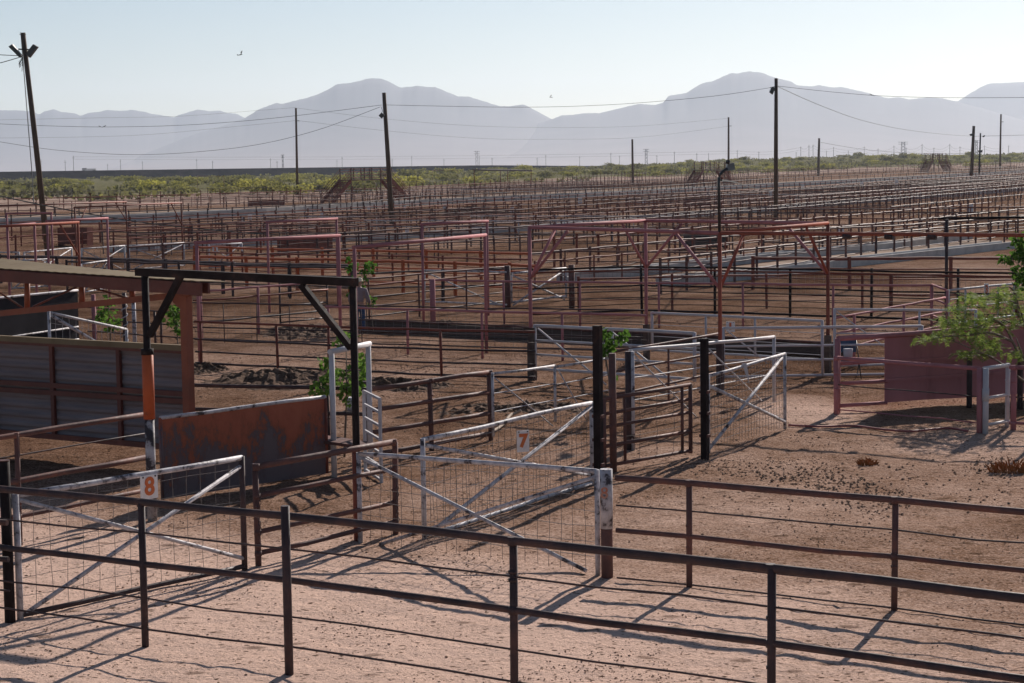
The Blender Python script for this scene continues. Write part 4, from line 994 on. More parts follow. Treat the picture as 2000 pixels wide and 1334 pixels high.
def spline(pts, k=6):
    out_ = []
    for i in range(len(pts) - 1):
        p = [Vector(pts[max(0, min(len(pts) - 1, j))]) for j in (i - 1, i, i + 1, i + 2)]
        for s_ in range(k):
            t_ = s_ / k; out_.append(.5 * ((2 * p[1]) + (p[2] - p[0]) * t_ + (2 * p[0] - 5 * p[1] + 4 * p[2] - p[3]) * t_ ** 2 + (3 * p[1] - p[0] - 3 * p[2] + p[3]) * t_ ** 3))
    return out_ + [Vector(pts[-1])]
def wire(label, px, d0, d1, r=.022):
    n = px[-1][0] - px[0][0]
    W = spline([deep(x, y, d0 + (d1 - d0) * (x - px[0][0]) / n) for x, y in px])
    tag(MB().tube(W, r, 4, False).build('overhead_wire', 'lamp_black', loc=W[0]), label, 'wire')
wire('overhead wire with two perched birds reaching the leaning pole', [(-60, 238), (0, 242), (100, 246), (200, 248), (320, 246), (430, 240), (560, 228), (746, 205)], 178, D1)
wire('low sagging overhead wire left of the leaning pole', [(-60, 266), (0, 277), (100, 292), (200, 300), (280, 302), (380, 297), (500, 283), (620, 254), (742, 209)], 178, D1)
wire('overhead wire between the leaning pole and the tall straight pole', [(755, 205), (850, 207), (960, 209), (1060, 209), (1160, 206), (1260, 200), (1400, 187), (1512, 170)], D1, D2)
wire('overhead wire with one perched bird right of the tall straight pole', [(1519, 168), (1600, 177), (1700, 186), (1800, 190), (1900, 191), (2060, 190)], D2, D2 - 20)
wire('wire sloping down from the tall straight pole to the thick light pole', [(1519, 169), (1600, 205), (1680, 234), (1760, 252), (1840, 262), (1899, 266)], D2, D7, .03)
wire('faint upper wire running through the slim left pole', [(-40, 235), (200, 230), (350, 227), (500, 216), (577, 210)], P3.y, P3.y, .02)
wire('faint upper wire between the two slim poles', [(579, 211), (750, 232), (930, 246), (1090, 249), (1250, 246), (1422, 231)], P3.y, P5.y, .02)
wire('faint lower wire left of the slim left pole', [(-40, 270), (250, 265), (450, 248), (583, 235)], P3.y, P3.y, .02)
wire('faint lower wire between the two slim poles', [(585, 236), (750, 255), (930, 270), (1090, 272), (1250, 268), (1427, 246)], P3.y, P5.y, .02)
wire('wire running right from the short pole by the scrub', [(1603, 278), (1680, 291), (1760, 298), (1850, 300), (1915, 298)], P6.y, P7.y, .05)
wire('wire leaving the floodlights of the leaning left pole, upper', [(-40, 103), (0, 107), (44, 109)], D0, D0, .03)
wire('wire leaving the floodlights of the leaning left pole, lower', [(-40, 132), (0, 123), (38, 112)], D0, D0, .03)
wire('wire running right from the thick light pole out of view', [(1902, 266), (1960, 265), (2050, 262)], D7, D7, .04)
wire('black cable slung low across the left pens', [(-30, 377), (91, 402), (175, 418), (260, 432), (362, 444), (510, 457), (640, 462)], 95, 120, .035)
wire('black cable slung from the gooseneck pole to the straight pole', [(1409, 352), (1440, 357), (1470, 367), (1513, 372)], B.y if False else 46, D2, .03)

def bird(label, c, s_, wings, yaw=0, group='birds in the air and on the wires'):
    t = thing('bird', c, label, 'bird', group)
    d_ = Vector((math.cos(yaw), math.sin(yaw), .25 if wings else .5)).normalized()
    m = MB(); m.tube([c - d_ * s_ * .75, c - d_ * s_ * .3, c + d_ * s_ * .1, c + d_ * s_ * .42, c + d_ * s_ * .5, c + d_ * s_ * .62, c + d_ * s_ * .78], [s_ * .05, s_ * .12, s_ * .17, s_ * .11, s_ * .13, s_ * .09, .004], 8)
    m.build('body', 'bird', t)
    MB().slab([c - d_ * s_ * .6, c - d_ * s_ * 1.1 + UP * .05, c - d_ * s_ * 1.12 + RT * .02 + Vector((0, s_ * .25, 0)), c - d_ * s_ * .62 + Vector((0, s_ * .12, 0))], .01).build('tail', 'bird', t)
    for sgn in (-1, 1):
        u = (Vector((.45, .55 * sgn, .95 if sgn > 0 else .75)) if wings else Vector((-.5, .25 * sgn, -.1)))
        a = c + d_ * s_ * .25 + Z * s_ * .05; b = c - d_ * s_ * .25 + Z * s_ * .05; k = s_ * (1.5 if wings else .5)
        tip = (a + b) / 2 + u * k
        MB().slab([a, lerp(a, tip, .6) + d_ * s_ * .12, tip, lerp(b, tip, .55)], .012).build('wing', 'bird', t)
bird('dark bird flying with raised wings in the upper left sky', deep(469, 107, 70), .11, True, .15)
bird('small dark bird flying above the mountain gap', deep(1075, 190, 110), .10, True, 2.6)
bird('dark bird perched on the wire, right one of the pair at left', deep(204, 246.6, 177), .22, False, .1)
bird('dark bird perched on the wire, left one of the pair at left', deep(195, 246.8, 177), .18, False, 3.0)
bird('dark bird perched on the wire right of the tall straight pole', deep(1702, 185, 168), .24, False, 3.0)

# far power line: slim poles and lattice towers along the horizon
PL = [(80, 311), (127, 313), (143, 304), (210, 320), (235, 311), (278, 315), (384, 310), (415, 314), (528, 309), (541, 314), (658, 312), (668, 306), (766, 310), (804, 304), (867, 310), (936, 304), (961, 308), (1049, 308), (1066, 302), (1132, 305), (1193, 298),
      (1210, 304), (1283, 303), (1317, 296), (1361, 299), (1384, 299), (1440, 293), (1482, 296), (1555, 297), (1564, 286), (1580, 283), (1588, 282), (1614, 294), (1628, 287), (1657, 294), (1688, 286), (1715, 290), (1746, 284), (1770, 288), (1801, 281), (1824, 288), (1855, 281), (1875, 286), (1923, 284), (1970, 284)]
m = MB(); m.tube([Vector((0, 0, -.1)), Vector((0, 0, 1))], [.26, .17], 6)
m.beam(Vector((-1.1, 0, .9)), Vector((1.1, 0, .9)), .12, .012)
pm_ = None; last = None
for x, y in PL:
    D_ = 1750 if y < 300 or x % 2 else 2050; T = deep(x, y, D_); g0 = -4 if D_ > 0 else 0
    g0 = terr(T.x, D_) - 1
    if pm_ is None: pm_ = m.build('power_pole', 'far_steel'); o = pm_
    else: o = pm_.copy(); COL.objects.link(o)
    o.location = (T.x, D_, g0); o.scale = (1, 1, T.z - g0)
    tag(o, 'slim far utility pole standing along the hazy horizon', 'pole', 'slim far utility poles along the horizon')
for x, y, w_, hh in ((552, 302, 3, 1), (931, 295, 5, 1), (1262, 291, 5, 1), (1764, 277, 8, 1), (1907, 274, 5, 1)):
    D_ = 1700; T = deep(x, y, D_); k = D_ / 3815; g0 = terr(T.x, D_) - 1; g = Vector((T.x, D_, g0))
    m = MB(); wd = w_ * k
    for sx in (-1, 1):
        for sy in (-1, 1): m.tube([g + Vector((sx * wd / 2, sy * wd / 2, 0)), Vector((T.x + sx * wd * .35, D_ + sy * wd * .35, T.z))], .16, 4)
    nz = 5
    for i in range(nz):
        z0 = lerp(g0, T.z, i / nz); z1 = lerp(g0, T.z, (i + 1) / nz)
        for sy in (-1, 1): m.tube([Vector((T.x - wd * .45, D_ + sy * wd * .4, z0)), Vector((T.x + wd * .45, D_ + sy * wd * .4, z1))], .09, 4); m.tube([Vector((T.x + wd * .45, D_ + sy * wd * .4, z0)), Vector((T.x - wd * .45, D_ + sy * wd * .4, z1))], .09, 4)
    for zz in (.98, .86): m.beam(Vector((T.x - wd * 1.2, D_, lerp(g0, T.z, zz))), Vector((T.x + wd * 1.2, D_, lerp(g0, T.z, zz))), .3, .25)
    tag(m.build('lattice_tower', 'far_steel', loc=g), {552: 'leftmost hazy lattice tower on the horizon', 931: 'hazy lattice tower above the shade roof', 1262: 'hazy lattice tower just right of the bare pole', 1764: 'widest hazy lattice tower with a flat crossarm', 1907: 'rightmost hazy lattice tower beside the dark lamp pole'}[x], 'tower', 'lattice towers on the horizon')
for k, (dy, D_) in enumerate(((4, 1750), (9, 2050))):
    q = [(x, y + dy - 2) for x, y in PL if y < 311 - x * .012]
    W = []
    for (x0, y0), (x1, y1) in zip(q, q[1:]):
        for i in range(5): u = i / 5; W.append(deep(lerp(x0, x1, u), lerp(y0, y1, u) + 5 * 4 * u * (1 - u), D_))
    tag(MB().tube(W, .07, 3, False).build('power_line', 'far_steel', loc=W[0]), ('higher' if k == 0 else 'lower') + ' faint power line strung along the horizon poles', 'wire')
c = deep(174, 332, 1500); m = MB()
m.beam(c + Vector((-5.2, 0, 0)), c + Vector((5.4, 0, 0)), 2, .5); m.beam(c + Vector((-5.2, 0, .9)), c + Vector((-1.6, 0, .9)), 2, 1); m.beam(c + Vector((-1.0, 0, .7)), c + Vector((5.2, 0, .7)), 2, .5)
for x in (-4.4, -3.6, 3.6, 4.4): m.tube([c + Vector((x, -.8, -.5)), c + Vector((x, .8, -.5))], .42, 8)
tag(m.build('flat_wagon', 'far_steel', loc=c), 'tiny pale flat wagon on top of the far embankment', 'wagon')

# ================================================================== PLANTS
def sapling(label, base, leaves, size, trunk_r=.022, lean=0, name='sapling'):
    """leaves: (px, py, rx, ry, n) clusters in the photo at the sapling's own distance"""
    t = thing(name, base, label, 'tree', 'young leafy saplings in the pens'); D_ = base.y
    top = deep(leaves[0][0], leaves[0][1], D_)
    cs = [(deep(x, y, D_ + R(-.25, .25)), rx * D_ / 3815, ry * D_ / 3815, n) for x, y, rx, ry, n in leaves]
    m = MB(); st = lerp(base, top, .5) + RT * .03
    m.tube([base - Z * .1, lerp(base, st, .6), st, top], [trunk_r, trunk_r * .9, trunk_r * .7, trunk_r * .3], 6)
    for c, rx, ry, n in cs[1:]:
        q = base + Z * max(.25, min(c.z - .3, top.z - .4)); k = min(1, (q.z - base.z) / max(.1, top.z - base.z)); q = lerp(base, top, k)
        m.tube([q, lerp(q, c, .5) + Z * .05, c], [trunk_r * .5, trunk_r * .35, trunk_r * .15], 5)
    m.build('trunk', 'trunk', t)
    m = MB()
    for c, rx, ry, n in cs:
        for i in range(int(n * 1.5)):
            a = R(0, 6.283); q = math.sqrt(random.random()); p = c + RT * (math.cos(a) * rx * q) + Z * (math.sin(a) * ry * q) + Vector((0, R(-rx, rx), 0))
            m.leaf(p, size * R(.7, 1.4), Vector((R(-1, 1), R(-1, .4), R(-1.2, .3))))
    m.build('crown', 'poplar_leaf', t)
sapling('leafy sapling framed by the white portal', at(672, 893), [(676, 664, 22, 14, 30), (640, 706, 16, 12, 18), (655, 735, 22, 18, 40), (700, 720, 18, 30, 46), (625, 757, 20, 13, 26), (690, 760, 26, 16, 30), (712, 700, 8, 18, 14), (680, 782, 14, 9, 10)], .105)
sapling('tall thin sapling in front of the person in the straw hat', at(716, 642), [(712, 520, 14, 14, 26), (682, 516, 8, 14, 16), (700, 545, 14, 20, 22), (727, 522, 8, 12, 16), (726, 588, 9, 14, 16), (682, 560, 6, 16, 8), (722, 635, 6, 8, 5)], .13)
sapling('small leafy sapling between the shed post and black frame', at(345, 745), [(345, 606, 12, 12, 26), (338, 622, 14, 15, 30), (352, 640, 14, 12, 26), (332, 604, 8, 10, 12)], .12)
sapling('sapling with leaves beside the tallest black post', at(1196, 820), [(1176, 652, 13, 13, 32), (1190, 668, 12, 12, 24), (1215, 658, 11, 12, 22), (1182, 687, 12, 9, 18), (1197, 738, 6, 6, 5), (1172, 675, 8, 10, 12)], .10)
sapling('sapling seen under the shed roof behind its truss', at(216, 720), [(212, 590, 10, 12, 14), (210, 615, 18, 16, 30), (222, 630, 16, 12, 24), (216, 642, 8, 6, 5)], .12)
sapling('broad leaved sapling cut by the right edge of the view', at(2010, 660), [(1995, 470, 18, 18, 40), (1990, 500, 18, 16, 40), (1965, 505, 14, 10, 24), (1985, 530, 12, 12, 24), (2000, 550, 16, 20, 40), (2025, 520, 24, 60, 120)], .15)
# mesquite at the right
P = at(2030, 805); D_ = P.y
t = thing('mesquite_tree', P, 'feathery green mesquite tree spreading over the pink sheet fence', 'tree')
m = MB(); tips = []
br = [[(2030, 806), (2018, 760), (2000, 715), (1978, 668), (1962, 640), (1930, 618)], [(2018, 760), (1975, 725), (1940, 700), (1900, 682), (1860, 665)], [(2000, 715), (2003, 650), (1990, 600), (1965, 585), (1925, 580)],
      [(1990, 620), (1985, 580), (1970, 560), (1945, 570)], [(1978, 668), (1935, 650), (1890, 655), (1840, 658), (1805, 668)], [(2003, 650), (2030, 600), (2045, 560)], [(1940, 700), (1915, 690), (1885, 690)], [(1965, 640), (1940, 625), (1905, 640), (1870, 622)], [(2010, 740), (1995, 690), (1985, 660)]]
for i, b_ in enumerate(br):
    dy = R(-.5, .5); pts = spline([deep(x, y, D_ + dy * k / len(b_) * (0 if i == 0 else 1.6)) for k, (x, y) in enumerate(b_)], 4)
    r0 = .055 if i == 0 else .03; m.tube(pts, [lerp(r0, .006, k / len(pts)) for k in range(len(pts))], 6)
    tips += pts[len(pts) // 3:]
m.build('trunk', 'trunk', t)
m = MB()
CL = [(1930, 588, 40, 16), (1970, 575, 36, 18), (1905, 620, 42, 16), (1880, 640, 40, 16), (1835, 655, 30, 11), (1803, 662, 16, 8), (1915, 655, 42, 20), (1960, 625, 36, 26), (1990, 600, 26, 30), (1895, 690, 30, 10), (1935, 672, 30, 18), (1850, 628, 26, 12), (1985, 690, 18, 14), (1900, 580, 26, 8), (2030, 600, 40, 50), (1870, 600, 22, 8)]
for x, y, rx, ry in CL:
    for i in range(int(rx * 1.9)):
        a = R(0, 6.283); q = random.random() ** .6; dd = D_ + R(-1.1, 1.1)
        c = deep(x + math.cos(a) * rx * q, y + math.sin(a) * ry * q, dd)
        d_ = Vector((R(-1, .6), R(-.8, .8), R(-.9, .35))).normalized(); s_ = R(.10, .20)       # a drooping feathery frond
        sd_ = d_.cross(Vector((R(-.3, .3), R(-.3, .3), 1))).normalized()
        for k in range(5):
            p = c + d_ * s_ * k / 4.5
            for sg in (-1, 1):
                o = len(m.v); e_ = (sd_ * sg + d_ * .5 + Z * R(-.3, .1)).normalized() * s_ * .42; wv = d_ * s_ * .10
                m.v += [p - wv * .3, p + e_ * .6 - wv, p + e_, p + wv * .8]; m.face((o, o + 1, o + 2, o + 3))
m.build('crown', 'mesquite_leaf', t)
def tuft(label, P, rx, ry, n, hh):
    m = MB()
    for i in range(n):
        a = R(0, 6.283); q = math.sqrt(random.random()); b_ = P + Vector((math.cos(a) * rx * q, math.sin(a) * ry * q, 0)); o = len(m.v)
        d_ = Vector((math.cos(a) * R(0, .6) + R(-.3, .3), math.sin(a) * R(0, .5), 1)) * hh * R(.4, 1) * (1 - .5 * q); wv = Vector((.0045, R(-.003, .003), 0))
        m.v += [b_ - wv - Z * .03, b_ + wv - Z * .03, b_ + d_ * .6 + wv * .6, b_ + d_ + Vector((R(-.05, .05), 0, -.02))]; m.face((o, o + 1, o + 2, o + 3))
    tag(m.build('grass_tuft', 'dry_grass', loc=P), label, 'grass')
tuft('rust brown dry grass clump at the right edge of the pen', at(1975, 922), .36, .26, 190, .34)
tuft('small dry grass clump in the right pen', at(1694, 908), .16, .16, 80, .20)
W = [at(x, y, .03) for x, y in ((1540, 830), (1600, 833), (1670, 832), (1720, 838), (1780, 842), (1850, 836), (1890, 842))]
tag(MB().tube(spline(W), .022, 6).build('garden_hose', 'hose', loc=W[0]), 'thin red hose lying on the ground by the open mesh gate', 'hose')
W = [at(940, 852, .04), at(975, 835, .05), at(996, 812, .12), at(1005, 808, .14), at(1018, 802, .2)]
tag(MB().tube(spline(W), [.03] * 13 + [.035] * 6 + [.03] * 6, 7).build('fallen_branch', 'dead_wood', loc=W[0]), 'pale crooked branch lying behind the gate numbered 7', 'branch')
def bucket(label, P, r, hh, base_z=0):
    t = thing('bucket', P, label, 'bucket'); MB().tube([P + Z * base_z, P + Z * (base_z + hh)], [r * .82, r], 14).build('pail', 'clean_white', t)
    MB().tube([P + Z * (base_z + hh) + Vector((math.cos(a * .4) * r, 0, math.sin(a * .4) * r * .6)) for a in range(9)], .006, 4, False).build('handle', 'wire', t); return t
bucket('white plastic bucket by the sapling trunk', at(688, 803), .13, .30)
P = at(1656, 738)
t = thing('folding_chair', P, 'dark blue folding chair with thin black legs behind the pink fence', 'chair')
MB().slab([P + Vector((-.25, -.2, .45)), P + Vector((.25, -.2, .45)), P + Vector((.25, .22, .45)), P + Vector((-.25, .22, .45))], .03).build('seat', 'blue_cloth', t)
MB().slab([P + Vector((-.25, .24, .60)), P + Vector((.25, .24, .60)), P + Vector((.25, .32, .92)), P + Vector((-.25, .32, .92))], .03).build('backrest', 'blue_cloth', t)
for sx in (-.25, .25):
    MB().tube([P + Vector((sx, .3, .9)), P + Vector((sx * 1.1, -.25, 0))], .014, 6).build('leg', 'lamp_black', t); MB().tube([P + Vector((sx, -.18, .44)), P + Vector((sx * 1.1, .32, 0))], .014, 6).build('leg', 'lamp_black', t)
bucket('white bucket resting on the dark blue folding chair', P + Vector((.0, -.02, .455)), .12, .26)

# ================================================================== PERSON
def skel(name, V, E, mat, parent, sub=2, root=0):
    me = bpy.data.meshes.new(name); me.from_pydata([Vector(v[:3]) for v in V], E, [])
    o = bpy.data.objects.new(name + '_tmp', me); COL.objects.link(o)
    sk = o.modifiers.new('skin', 'SKIN'); ss = o.modifiers.new('sub', 'SUBSURF'); ss.levels = ss.render_levels = sub
    for i, v in enumerate(V):
        d_ = me.skin_vertices[0].data[i]; d_.radius = (v[3], v[4] if len(v) > 4 else v[3]); d_.use_root = i == root
    bpy.context.view_layer.update()
    m2 = bpy.data.meshes.new_from_object(o.evaluated_get(bpy.context.evaluated_depsgraph_get())); bpy.data.objects.remove(o)
    m2.name = name; m2.materials.clear(); m2.materials.append(MATS[mat]); m2.polygons.foreach_set('use_smooth', [True] * len(m2.polygons))
    q = bpy.data.objects.new(name, m2); COL.objects.link(q); q.parent = parent; BASES[q.name] = BASES[parent.name]
    return q
P = at(702.5, 651)
t = thing('person', P, 'person seen from behind in straw hat, mauve shirt and blue jeans holding a stick', 'person')
t.rotation_euler = (0, 0, math.radians(-8)); t.scale = (1.06, 1.06, 1.06)
# local frame: +y away from the viewer (the way the person faces), z up
BV = [(0, 0, .83, .12, .10), (0, .0, 1.0, .125, .09), (0, .02, 1.18, .15, .10), (0, .05, 1.30, .12, .085), (0, .07, 1.38, .05), (0, .10, 1.45, .075, .085), (0, .105, 1.52, .082, .095), (0, .09, 1.58, .06, .07),
      (.18, .05, 1.28, .055), (.265, -.01, 1.05, .043), (.30, .14, .86, .034), (.315, .18, .80, .032, .022),
      (-.18, .05, 1.28, .055), (-.275, -.01, 1.05, .043), (-.25, .10, .82, .034), (-.25, .13, .75, .032, .022),
      (.09, .0, .76, .085), (.10, .03, .44, .058), (.11, -.01, .09, .042), (.115, .11, .035, .04, .03), (-.09, .0, .76, .085), (-.10, .03, .44, .058), (-.11, .0, .09, .042), (-.115, .12, .035, .04, .03)]
BE = [(0, 1), (1, 2), (2, 3), (3, 4), (4, 5), (5, 6), (6, 7), (3, 8), (8, 9), (9, 10), (10, 11), (3, 12), (12, 13), (13, 14), (14, 15), (0, 16), (16, 17), (17, 18), (18, 19), (0, 20), (20, 21), (21, 22), (22, 23)]
for hand, s_ in ((11, 1), (15, -1)):
    hx, hy, hz_ = BV[hand][:3]
    for k, (dx, ln) in enumerate(((-.020, .050), (-.007, .062), (.007, .060), (.020, .048))):
        o = len(BV); BV += [(hx + dx, hy + .03, hz_ - .030, .0095), (hx + dx - .004 * s_, hy + .055, hz_ - .03 - ln * .35, .0085), (hx + dx - .010 * s_, hy + .05, hz_ - .03 - ln * .8, .0075)]; BE += [(hand, o), (o, o + 1), (o + 1, o + 2)]
    o = len(BV); BV += [(hx - .035 * s_, hy + .02, hz_ - .005, .0105), (hx - .04 * s_, hy + .05, hz_ - .02, .009)]; BE += [(hand, o), (o, o + 1)]
body = skel('body', BV, BE, 'skin', t)
for x in (-.03, .03): pass
SV = [(0, .0, .90, .165, .13), (0, .0, 1.02, .165, .125), (0, .02, 1.18, .195, .135), (0, .05, 1.31, .15, .11), (0, .068, 1.37, .062), (.185, .045, 1.285, .085), (.265, -.01, 1.06, .07), (.295, .11, .90, .055), (-.185, .045, 1.285, .085), (-.275, -.01, 1.06, .07), (-.262, .085, .88, .055)]
skel('shirt', SV, [(0, 1), (1, 2), (2, 3), (3, 4), (3, 5), (5, 6), (6, 7), (3, 8), (8, 9), (9, 10)], 'shirt', t)
JV = [(0, 0, .90, .150, .122), (0, 0, .82, .145, .12), (.09, .0, .74, .105), (.10, .03, .44, .08), (.11, -.01, .07, .068), (-.09, .0, .74, .105), (-.10, .03, .44, .08), (-.11, 0, .07, .068)]
skel('jeans', JV, [(0, 1), (1, 2), (2, 3), (3, 4), (1, 5), (5, 6), (6, 7)], 'jeans', t, root=1)
BASES['hat_base'] = Vector((0, 0, 0))
def local(mb, name, mat):
    mb.v = [Vector(v) + BASES[t.name] for v in mb.v]; return mb.build(name, mat, t)
hm = MB(); n = 20; prof = [(.205, 1.545), (.19, 1.53), (.105, 1.535), (.10, 1.60), (.085, 1.645), (.04, 1.655)]
for r, z in prof:
    for k in range(n):
        a = 2 * math.pi * k / n; hm.v.append((math.cos(a) * r * (.92 if r > .15 else 1), .10 + math.sin(a) * r * 1.08, z + (.03 * abs(math.cos(a)) if r > .15 else 0)))
for i in range(len(prof) - 1):
    for k in range(n): hm.face((i * n + k, i * n + (k + 1) % n, (i + 1) * n + (k + 1) % n, (i + 1) * n + k), True)
hm.face(tuple(range((len(prof) - 1) * n, len(prof) * n)))
local(hm, 'hat', 'straw')
b_ = MB(); b_.tube([(.118 * math.cos(a / 10 * 6.283) , .10 + .118 * math.sin(a / 10 * 6.283), 1.545) for a in range(11)], .008, 5, False); local(b_, 'hat_band', 'board')
for x in (-.117, .117): e_ = MB(); e_.tube([(x - math.copysign(.045, x), .10, 1.50), (x - math.copysign(.03, x), .095, 1.475), (x - math.copysign(.04, x), .10, 1.45)], .016, 6); local(e_, 'ear', 'skin')
fm = MB(); fm.tube([(0, .19, 1.51), (0, .222, 1.475), (0, .195, 1.462)], .012, 6); local(fm, 'nose', 'skin')
fm = MB(); fm.tube([(-.03, .178, 1.435), (0, .188, 1.433), (.03, .178, 1.435)], .007, 5); local(fm, 'mouth', 'hose')
for x in (-.033, .033): fm = MB(); fm.tube([(x - .012, .183, 1.505), (x, .19, 1.507), (x + .012, .183, 1.505)], .007, 5); local(fm, 'eye', 'lamp_black')
P2_ = P + Vector((.36, .16, 0)); W = [Vector((P2_.x - .03, P2_.y + .06, 1.02)), Vector((P2_.x + .02, P2_.y + .10, .5)), Vector((P2_.x + .06, P2_.y + .14, .02))]
tag(MB().tube(W, .014, 6).build('walking_stick', 'dead_wood', loc=W[2]), 'thin stick in the right hand of the person in the straw hat', 'stick')

# ================================================================== SCRUB, EMBANKMENT, MOUNTAINS, HAZE
def bush_mesh(i):
    m = MB(); n = 420
    lobes = [(R(-.45, .45), R(-.4, .4), R(.25, .55), R(.3, .5)) for _ in range(7)]
    for k in range(n):
        lx, ly, lz, lr = random.choice(lobes); d_ = Vector((R(-1, 1), R(-1, 1), R(-.6, 1))).normalized() * lr * R(.6, 1.05)
        p = Vector((lx + d_.x * 1.25, ly + d_.y * 1.25, max(.02, lz + d_.z * .8))); m.leaf(p, R(.07, .17), Vector((d_.x + R(-.5, .5), d_.y + R(-.5, .5), d_.z + R(-.2, .9))))
    for k in range(6): m.tube([Vector((R(-.06, .06), R(-.06, .06), -.05)), Vector((R(-.4, .4), R(-.4, .4), R(.3, .6)))], .012, 4)
    me_ = m.build('mesquite_bush', 'scrub_leaf'); d = me_.data; bpy.data.objects.remove(me_); return d
BM = [bush_mesh(i) for i in range(6)]
spots = []
while len(spots) < 300:
    px = R(-60, 2060); q = random.random() ** 1.5
    u = (px - 1000) / 3815; d0 = edge(u); y = d0 + 20 + 700 * q
    x = u * y; s_ = outside(x, y)
    if s_ < (45 if u < -.03 else 20) or y > 2600: continue
    if noise.noise(Vector((x * .02, y * .012, 11))) + .75 * smooth(30, 220, s_) < .28: continue
    spots.append((x, y))
grp = 'mesquite bushes in the scrub beyond the pens'
for x, y in spots:
    o = bpy.data.objects.new('mesquite_bush', random.choice(BM)); COL.objects.link(o)
    s_ = R(2.0, 3.6) * (1 + .0002 * y); o.scale = (s_ * R(1.0, 1.7), s_ * R(1.0, 1.6), s_ * R(.6, .95)); o.rotation_euler = (0, 0, R(0, 6.28)); o.location = (x, y, terr(x, y) - .1)
    tag(o, 'green mesquite bush in the scrub belt beyond the farthest fence', 'bush', grp)
far = MB()
for k in range(4200):
    u = R(-.29, .29) if k % 3 else R(.03, .29); d0 = edge(u); y = d0 + 60 + (2600 - d0) * random.random() ** 1.3; x = u * y
    if outside(x, y) < 50: continue
    if noise.noise(Vector((x * .012, y * .007, 31))) < -.12: continue
    c = Vector((x, y, terr(x, y))); s_ = R(1.2, 2.8)
    for j in range(16):
        d_ = Vector((R(-1, 1), R(-1, 1), R(0, .8))); far.leaf(c + Vector((d_.x * s_ * .8, d_.y * s_ * .8, d_.z * s_ * .55)), s_ * R(.3, .55), Vector((R(-1, 1), R(-1, 1), R(-.2, 1))))
kind(far.build('far_scrub', 'scrub_leaf'), 'stuff', 'far belt of low green desert scrub')
# embankment
m = MB(); q = []
for px in range(-200, 1240, 40):
    k = smooth(1230, 900, px); D_ = 1320 + .12 * px
    T = deep(px, 335.4 - .0145 * px * .93 + (1 - k) * 5, D_); q.append((T.x, T.y, T.z))
for x, y, z in q: m.v += [Vector((x, y - 26, -2)), Vector((x, y - 5, z - .25)), Vector((x, y - 3, z)), Vector((x, y + 3, z)), Vector((x, y + 26, -2))]
for i in range(len(q) - 1):
    for j in range(4): a = i * 5 + j; m.face((a, a + 5, a + 6, a + 1))
kind(m.build('rail_embankment', 'embankment'), 'structure')
# mountains: ridge crests at their own distance, spurs and lower slopes in front
RD = [(15500, [(-900, 330), (-140, 216), (0, 215), (44, 216), (60, 217), (77, 224), (88, 217), (105, 213), (120, 219), (145, 221), (156, 226), (172, 221), (195, 218), (209, 214.5), (235, 217), (255, 214.5), (275, 217), (295, 222), (315, 225), (339, 229), (360, 221), (387, 214), (410, 217), (430, 216), (445, 221), (462, 222), (477, 230), (540, 238), (640, 244), (900, 330)]),
      (13200, [(200, 332), (380, 262), (440, 244), (478, 231), (504, 214), (540, 201), (552, 203), (574, 197), (600, 191), (626, 182), (642, 174), (658, 164), (676, 163), (698, 159), (716, 154), (730, 153), (748, 154), (766, 163), (782, 171), (798, 170), (814, 167), (834, 170), (850, 170), (872, 179), (894, 188), (916, 189), (936, 195), (958, 202), (978, 208), (1000, 207), (1024, 204), (1050, 218), (1078, 233), (1120, 246), (1200, 262), (1400, 324)]),
      (12600, [(760, 328), (980, 262), (1040, 244), (1078, 233), (1098, 225), (1120, 224), (1146, 221), (1170, 221), (1200, 214), (1225, 208), (1248, 203), (1265, 204), (1280, 205), (1296, 200), (1306, 187), (1325, 184), (1340, 182), (1355, 172), (1372, 162), (1392, 159), (1410, 150), (1428, 143), (1445, 143), (1464, 139), (1488, 142), (1502, 148), (1516, 152), (1548, 160), (1552, 166), (1584, 169), (1600, 166), (1624, 171), (1644, 170), (1680, 178), (1720, 188), (1736, 192), (1756, 190), (1776, 194), (1816, 190), (1840, 192), (1868, 198), (1920, 212), (1990, 232), (2300, 318)]),
      (14200, [(1500, 320), (1790, 236), (1840, 214), (1872, 197), (1892, 184), (1912, 172), (1932, 163), (1960, 162), (2000, 160), (2060, 158), (2140, 165), (2900, 300)])]
m, nt, out = nodes('hazed_mountain_rock')
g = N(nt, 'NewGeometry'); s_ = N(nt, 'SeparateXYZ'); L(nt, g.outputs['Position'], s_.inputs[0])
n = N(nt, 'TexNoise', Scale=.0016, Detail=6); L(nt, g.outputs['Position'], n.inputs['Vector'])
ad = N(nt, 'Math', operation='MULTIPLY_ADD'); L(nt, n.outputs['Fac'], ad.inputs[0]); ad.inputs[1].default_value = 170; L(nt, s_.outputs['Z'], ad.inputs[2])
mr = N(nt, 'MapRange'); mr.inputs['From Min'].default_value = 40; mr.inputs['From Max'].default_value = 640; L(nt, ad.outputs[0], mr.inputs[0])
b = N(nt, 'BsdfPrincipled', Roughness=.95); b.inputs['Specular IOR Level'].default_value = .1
L(nt, ramp(nt, mr.outputs[0], [(.1, (.30, .25, .24)), (.4, (.17, .155, .155)), (.75, (.080, .082, .090))]), b.inputs['Base Color']); L(nt, b.outputs[0], out.inputs[0]); MATS['hazed_mountain_rock'] = m  # paler towards the base: low-lying haze painted into the rock colour
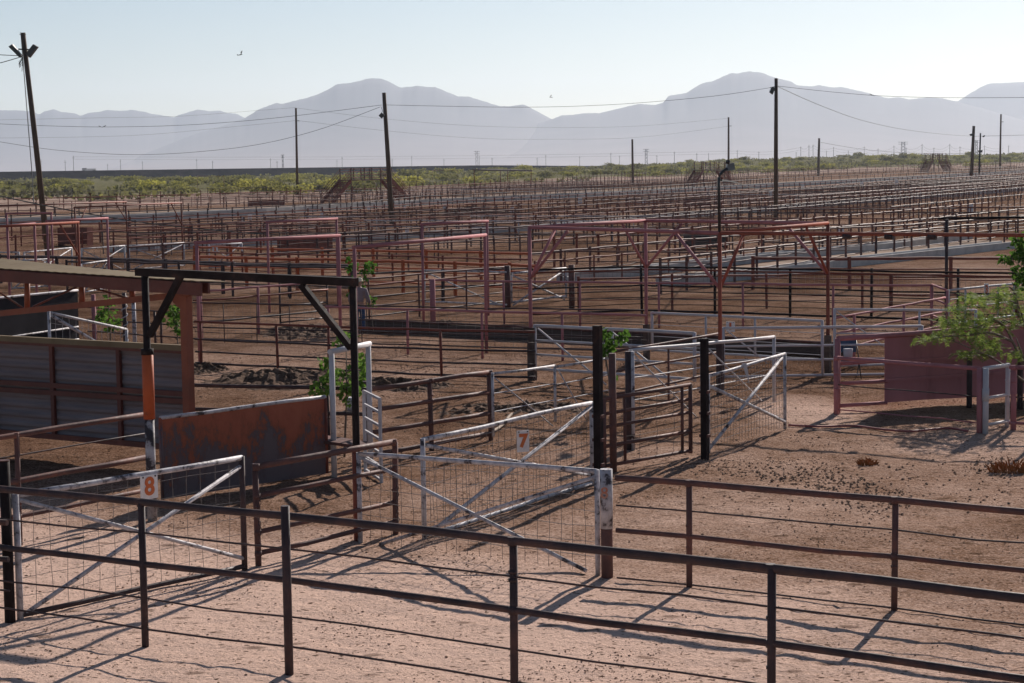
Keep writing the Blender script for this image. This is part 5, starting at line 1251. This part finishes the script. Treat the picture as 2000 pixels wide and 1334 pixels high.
for D_, sk in RD:
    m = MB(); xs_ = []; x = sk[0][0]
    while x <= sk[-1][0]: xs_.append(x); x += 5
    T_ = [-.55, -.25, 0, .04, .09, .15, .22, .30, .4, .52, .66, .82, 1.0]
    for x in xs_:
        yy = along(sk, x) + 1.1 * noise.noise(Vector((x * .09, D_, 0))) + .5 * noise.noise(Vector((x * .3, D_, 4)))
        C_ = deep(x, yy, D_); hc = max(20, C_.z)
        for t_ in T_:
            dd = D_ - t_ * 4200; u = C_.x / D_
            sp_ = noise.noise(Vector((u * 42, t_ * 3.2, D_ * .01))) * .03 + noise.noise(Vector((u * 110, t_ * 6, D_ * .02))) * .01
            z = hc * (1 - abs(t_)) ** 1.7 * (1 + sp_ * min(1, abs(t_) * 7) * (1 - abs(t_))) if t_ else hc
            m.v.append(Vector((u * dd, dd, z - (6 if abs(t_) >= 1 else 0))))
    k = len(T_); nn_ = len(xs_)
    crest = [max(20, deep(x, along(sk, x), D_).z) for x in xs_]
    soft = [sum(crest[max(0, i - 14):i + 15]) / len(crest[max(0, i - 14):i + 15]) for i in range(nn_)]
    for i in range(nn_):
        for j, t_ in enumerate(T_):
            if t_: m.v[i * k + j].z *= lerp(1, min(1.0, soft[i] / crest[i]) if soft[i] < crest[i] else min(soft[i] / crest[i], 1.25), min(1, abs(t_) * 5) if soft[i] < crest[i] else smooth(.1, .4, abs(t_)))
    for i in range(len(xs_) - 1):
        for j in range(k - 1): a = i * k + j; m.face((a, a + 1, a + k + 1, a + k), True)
    kind(m.build('mountains', 'hazed_mountain_rock'), 'structure')
# the air
m = MB(); X, Y0, Y1, Z0, Z1 = 15500, -300, 18500, -3, 800
m.v = [Vector(v) for v in ((-X, Y0, Z0), (X, Y0, Z0), (X, Y1, Z0), (-X, Y1, Z0), (-X, Y0, Z1), (X, Y0, Z1), (X, Y1, Z1), (-X, Y1, Z1))]
for f_ in ((3, 2, 1, 0), (4, 5, 6, 7), (0, 1, 5, 4), (1, 2, 6, 5), (2, 3, 7, 6), (3, 0, 4, 7)): m.face(f_)
hm_, nt, out = nodes('air'); v = N(nt, 'VolumePrincipled'); v.inputs['Color'].default_value = (.745, .845, 1, 1); v.inputs['Density'].default_value = 5.2e-5; v.inputs['Anisotropy'].default_value = .35
L(nt, v.outputs[0], out.inputs['Volume']); MATS['air'] = hm_
kind(m.build('haze', 'air'), 'stuff', 'thin haze over the desert plain')
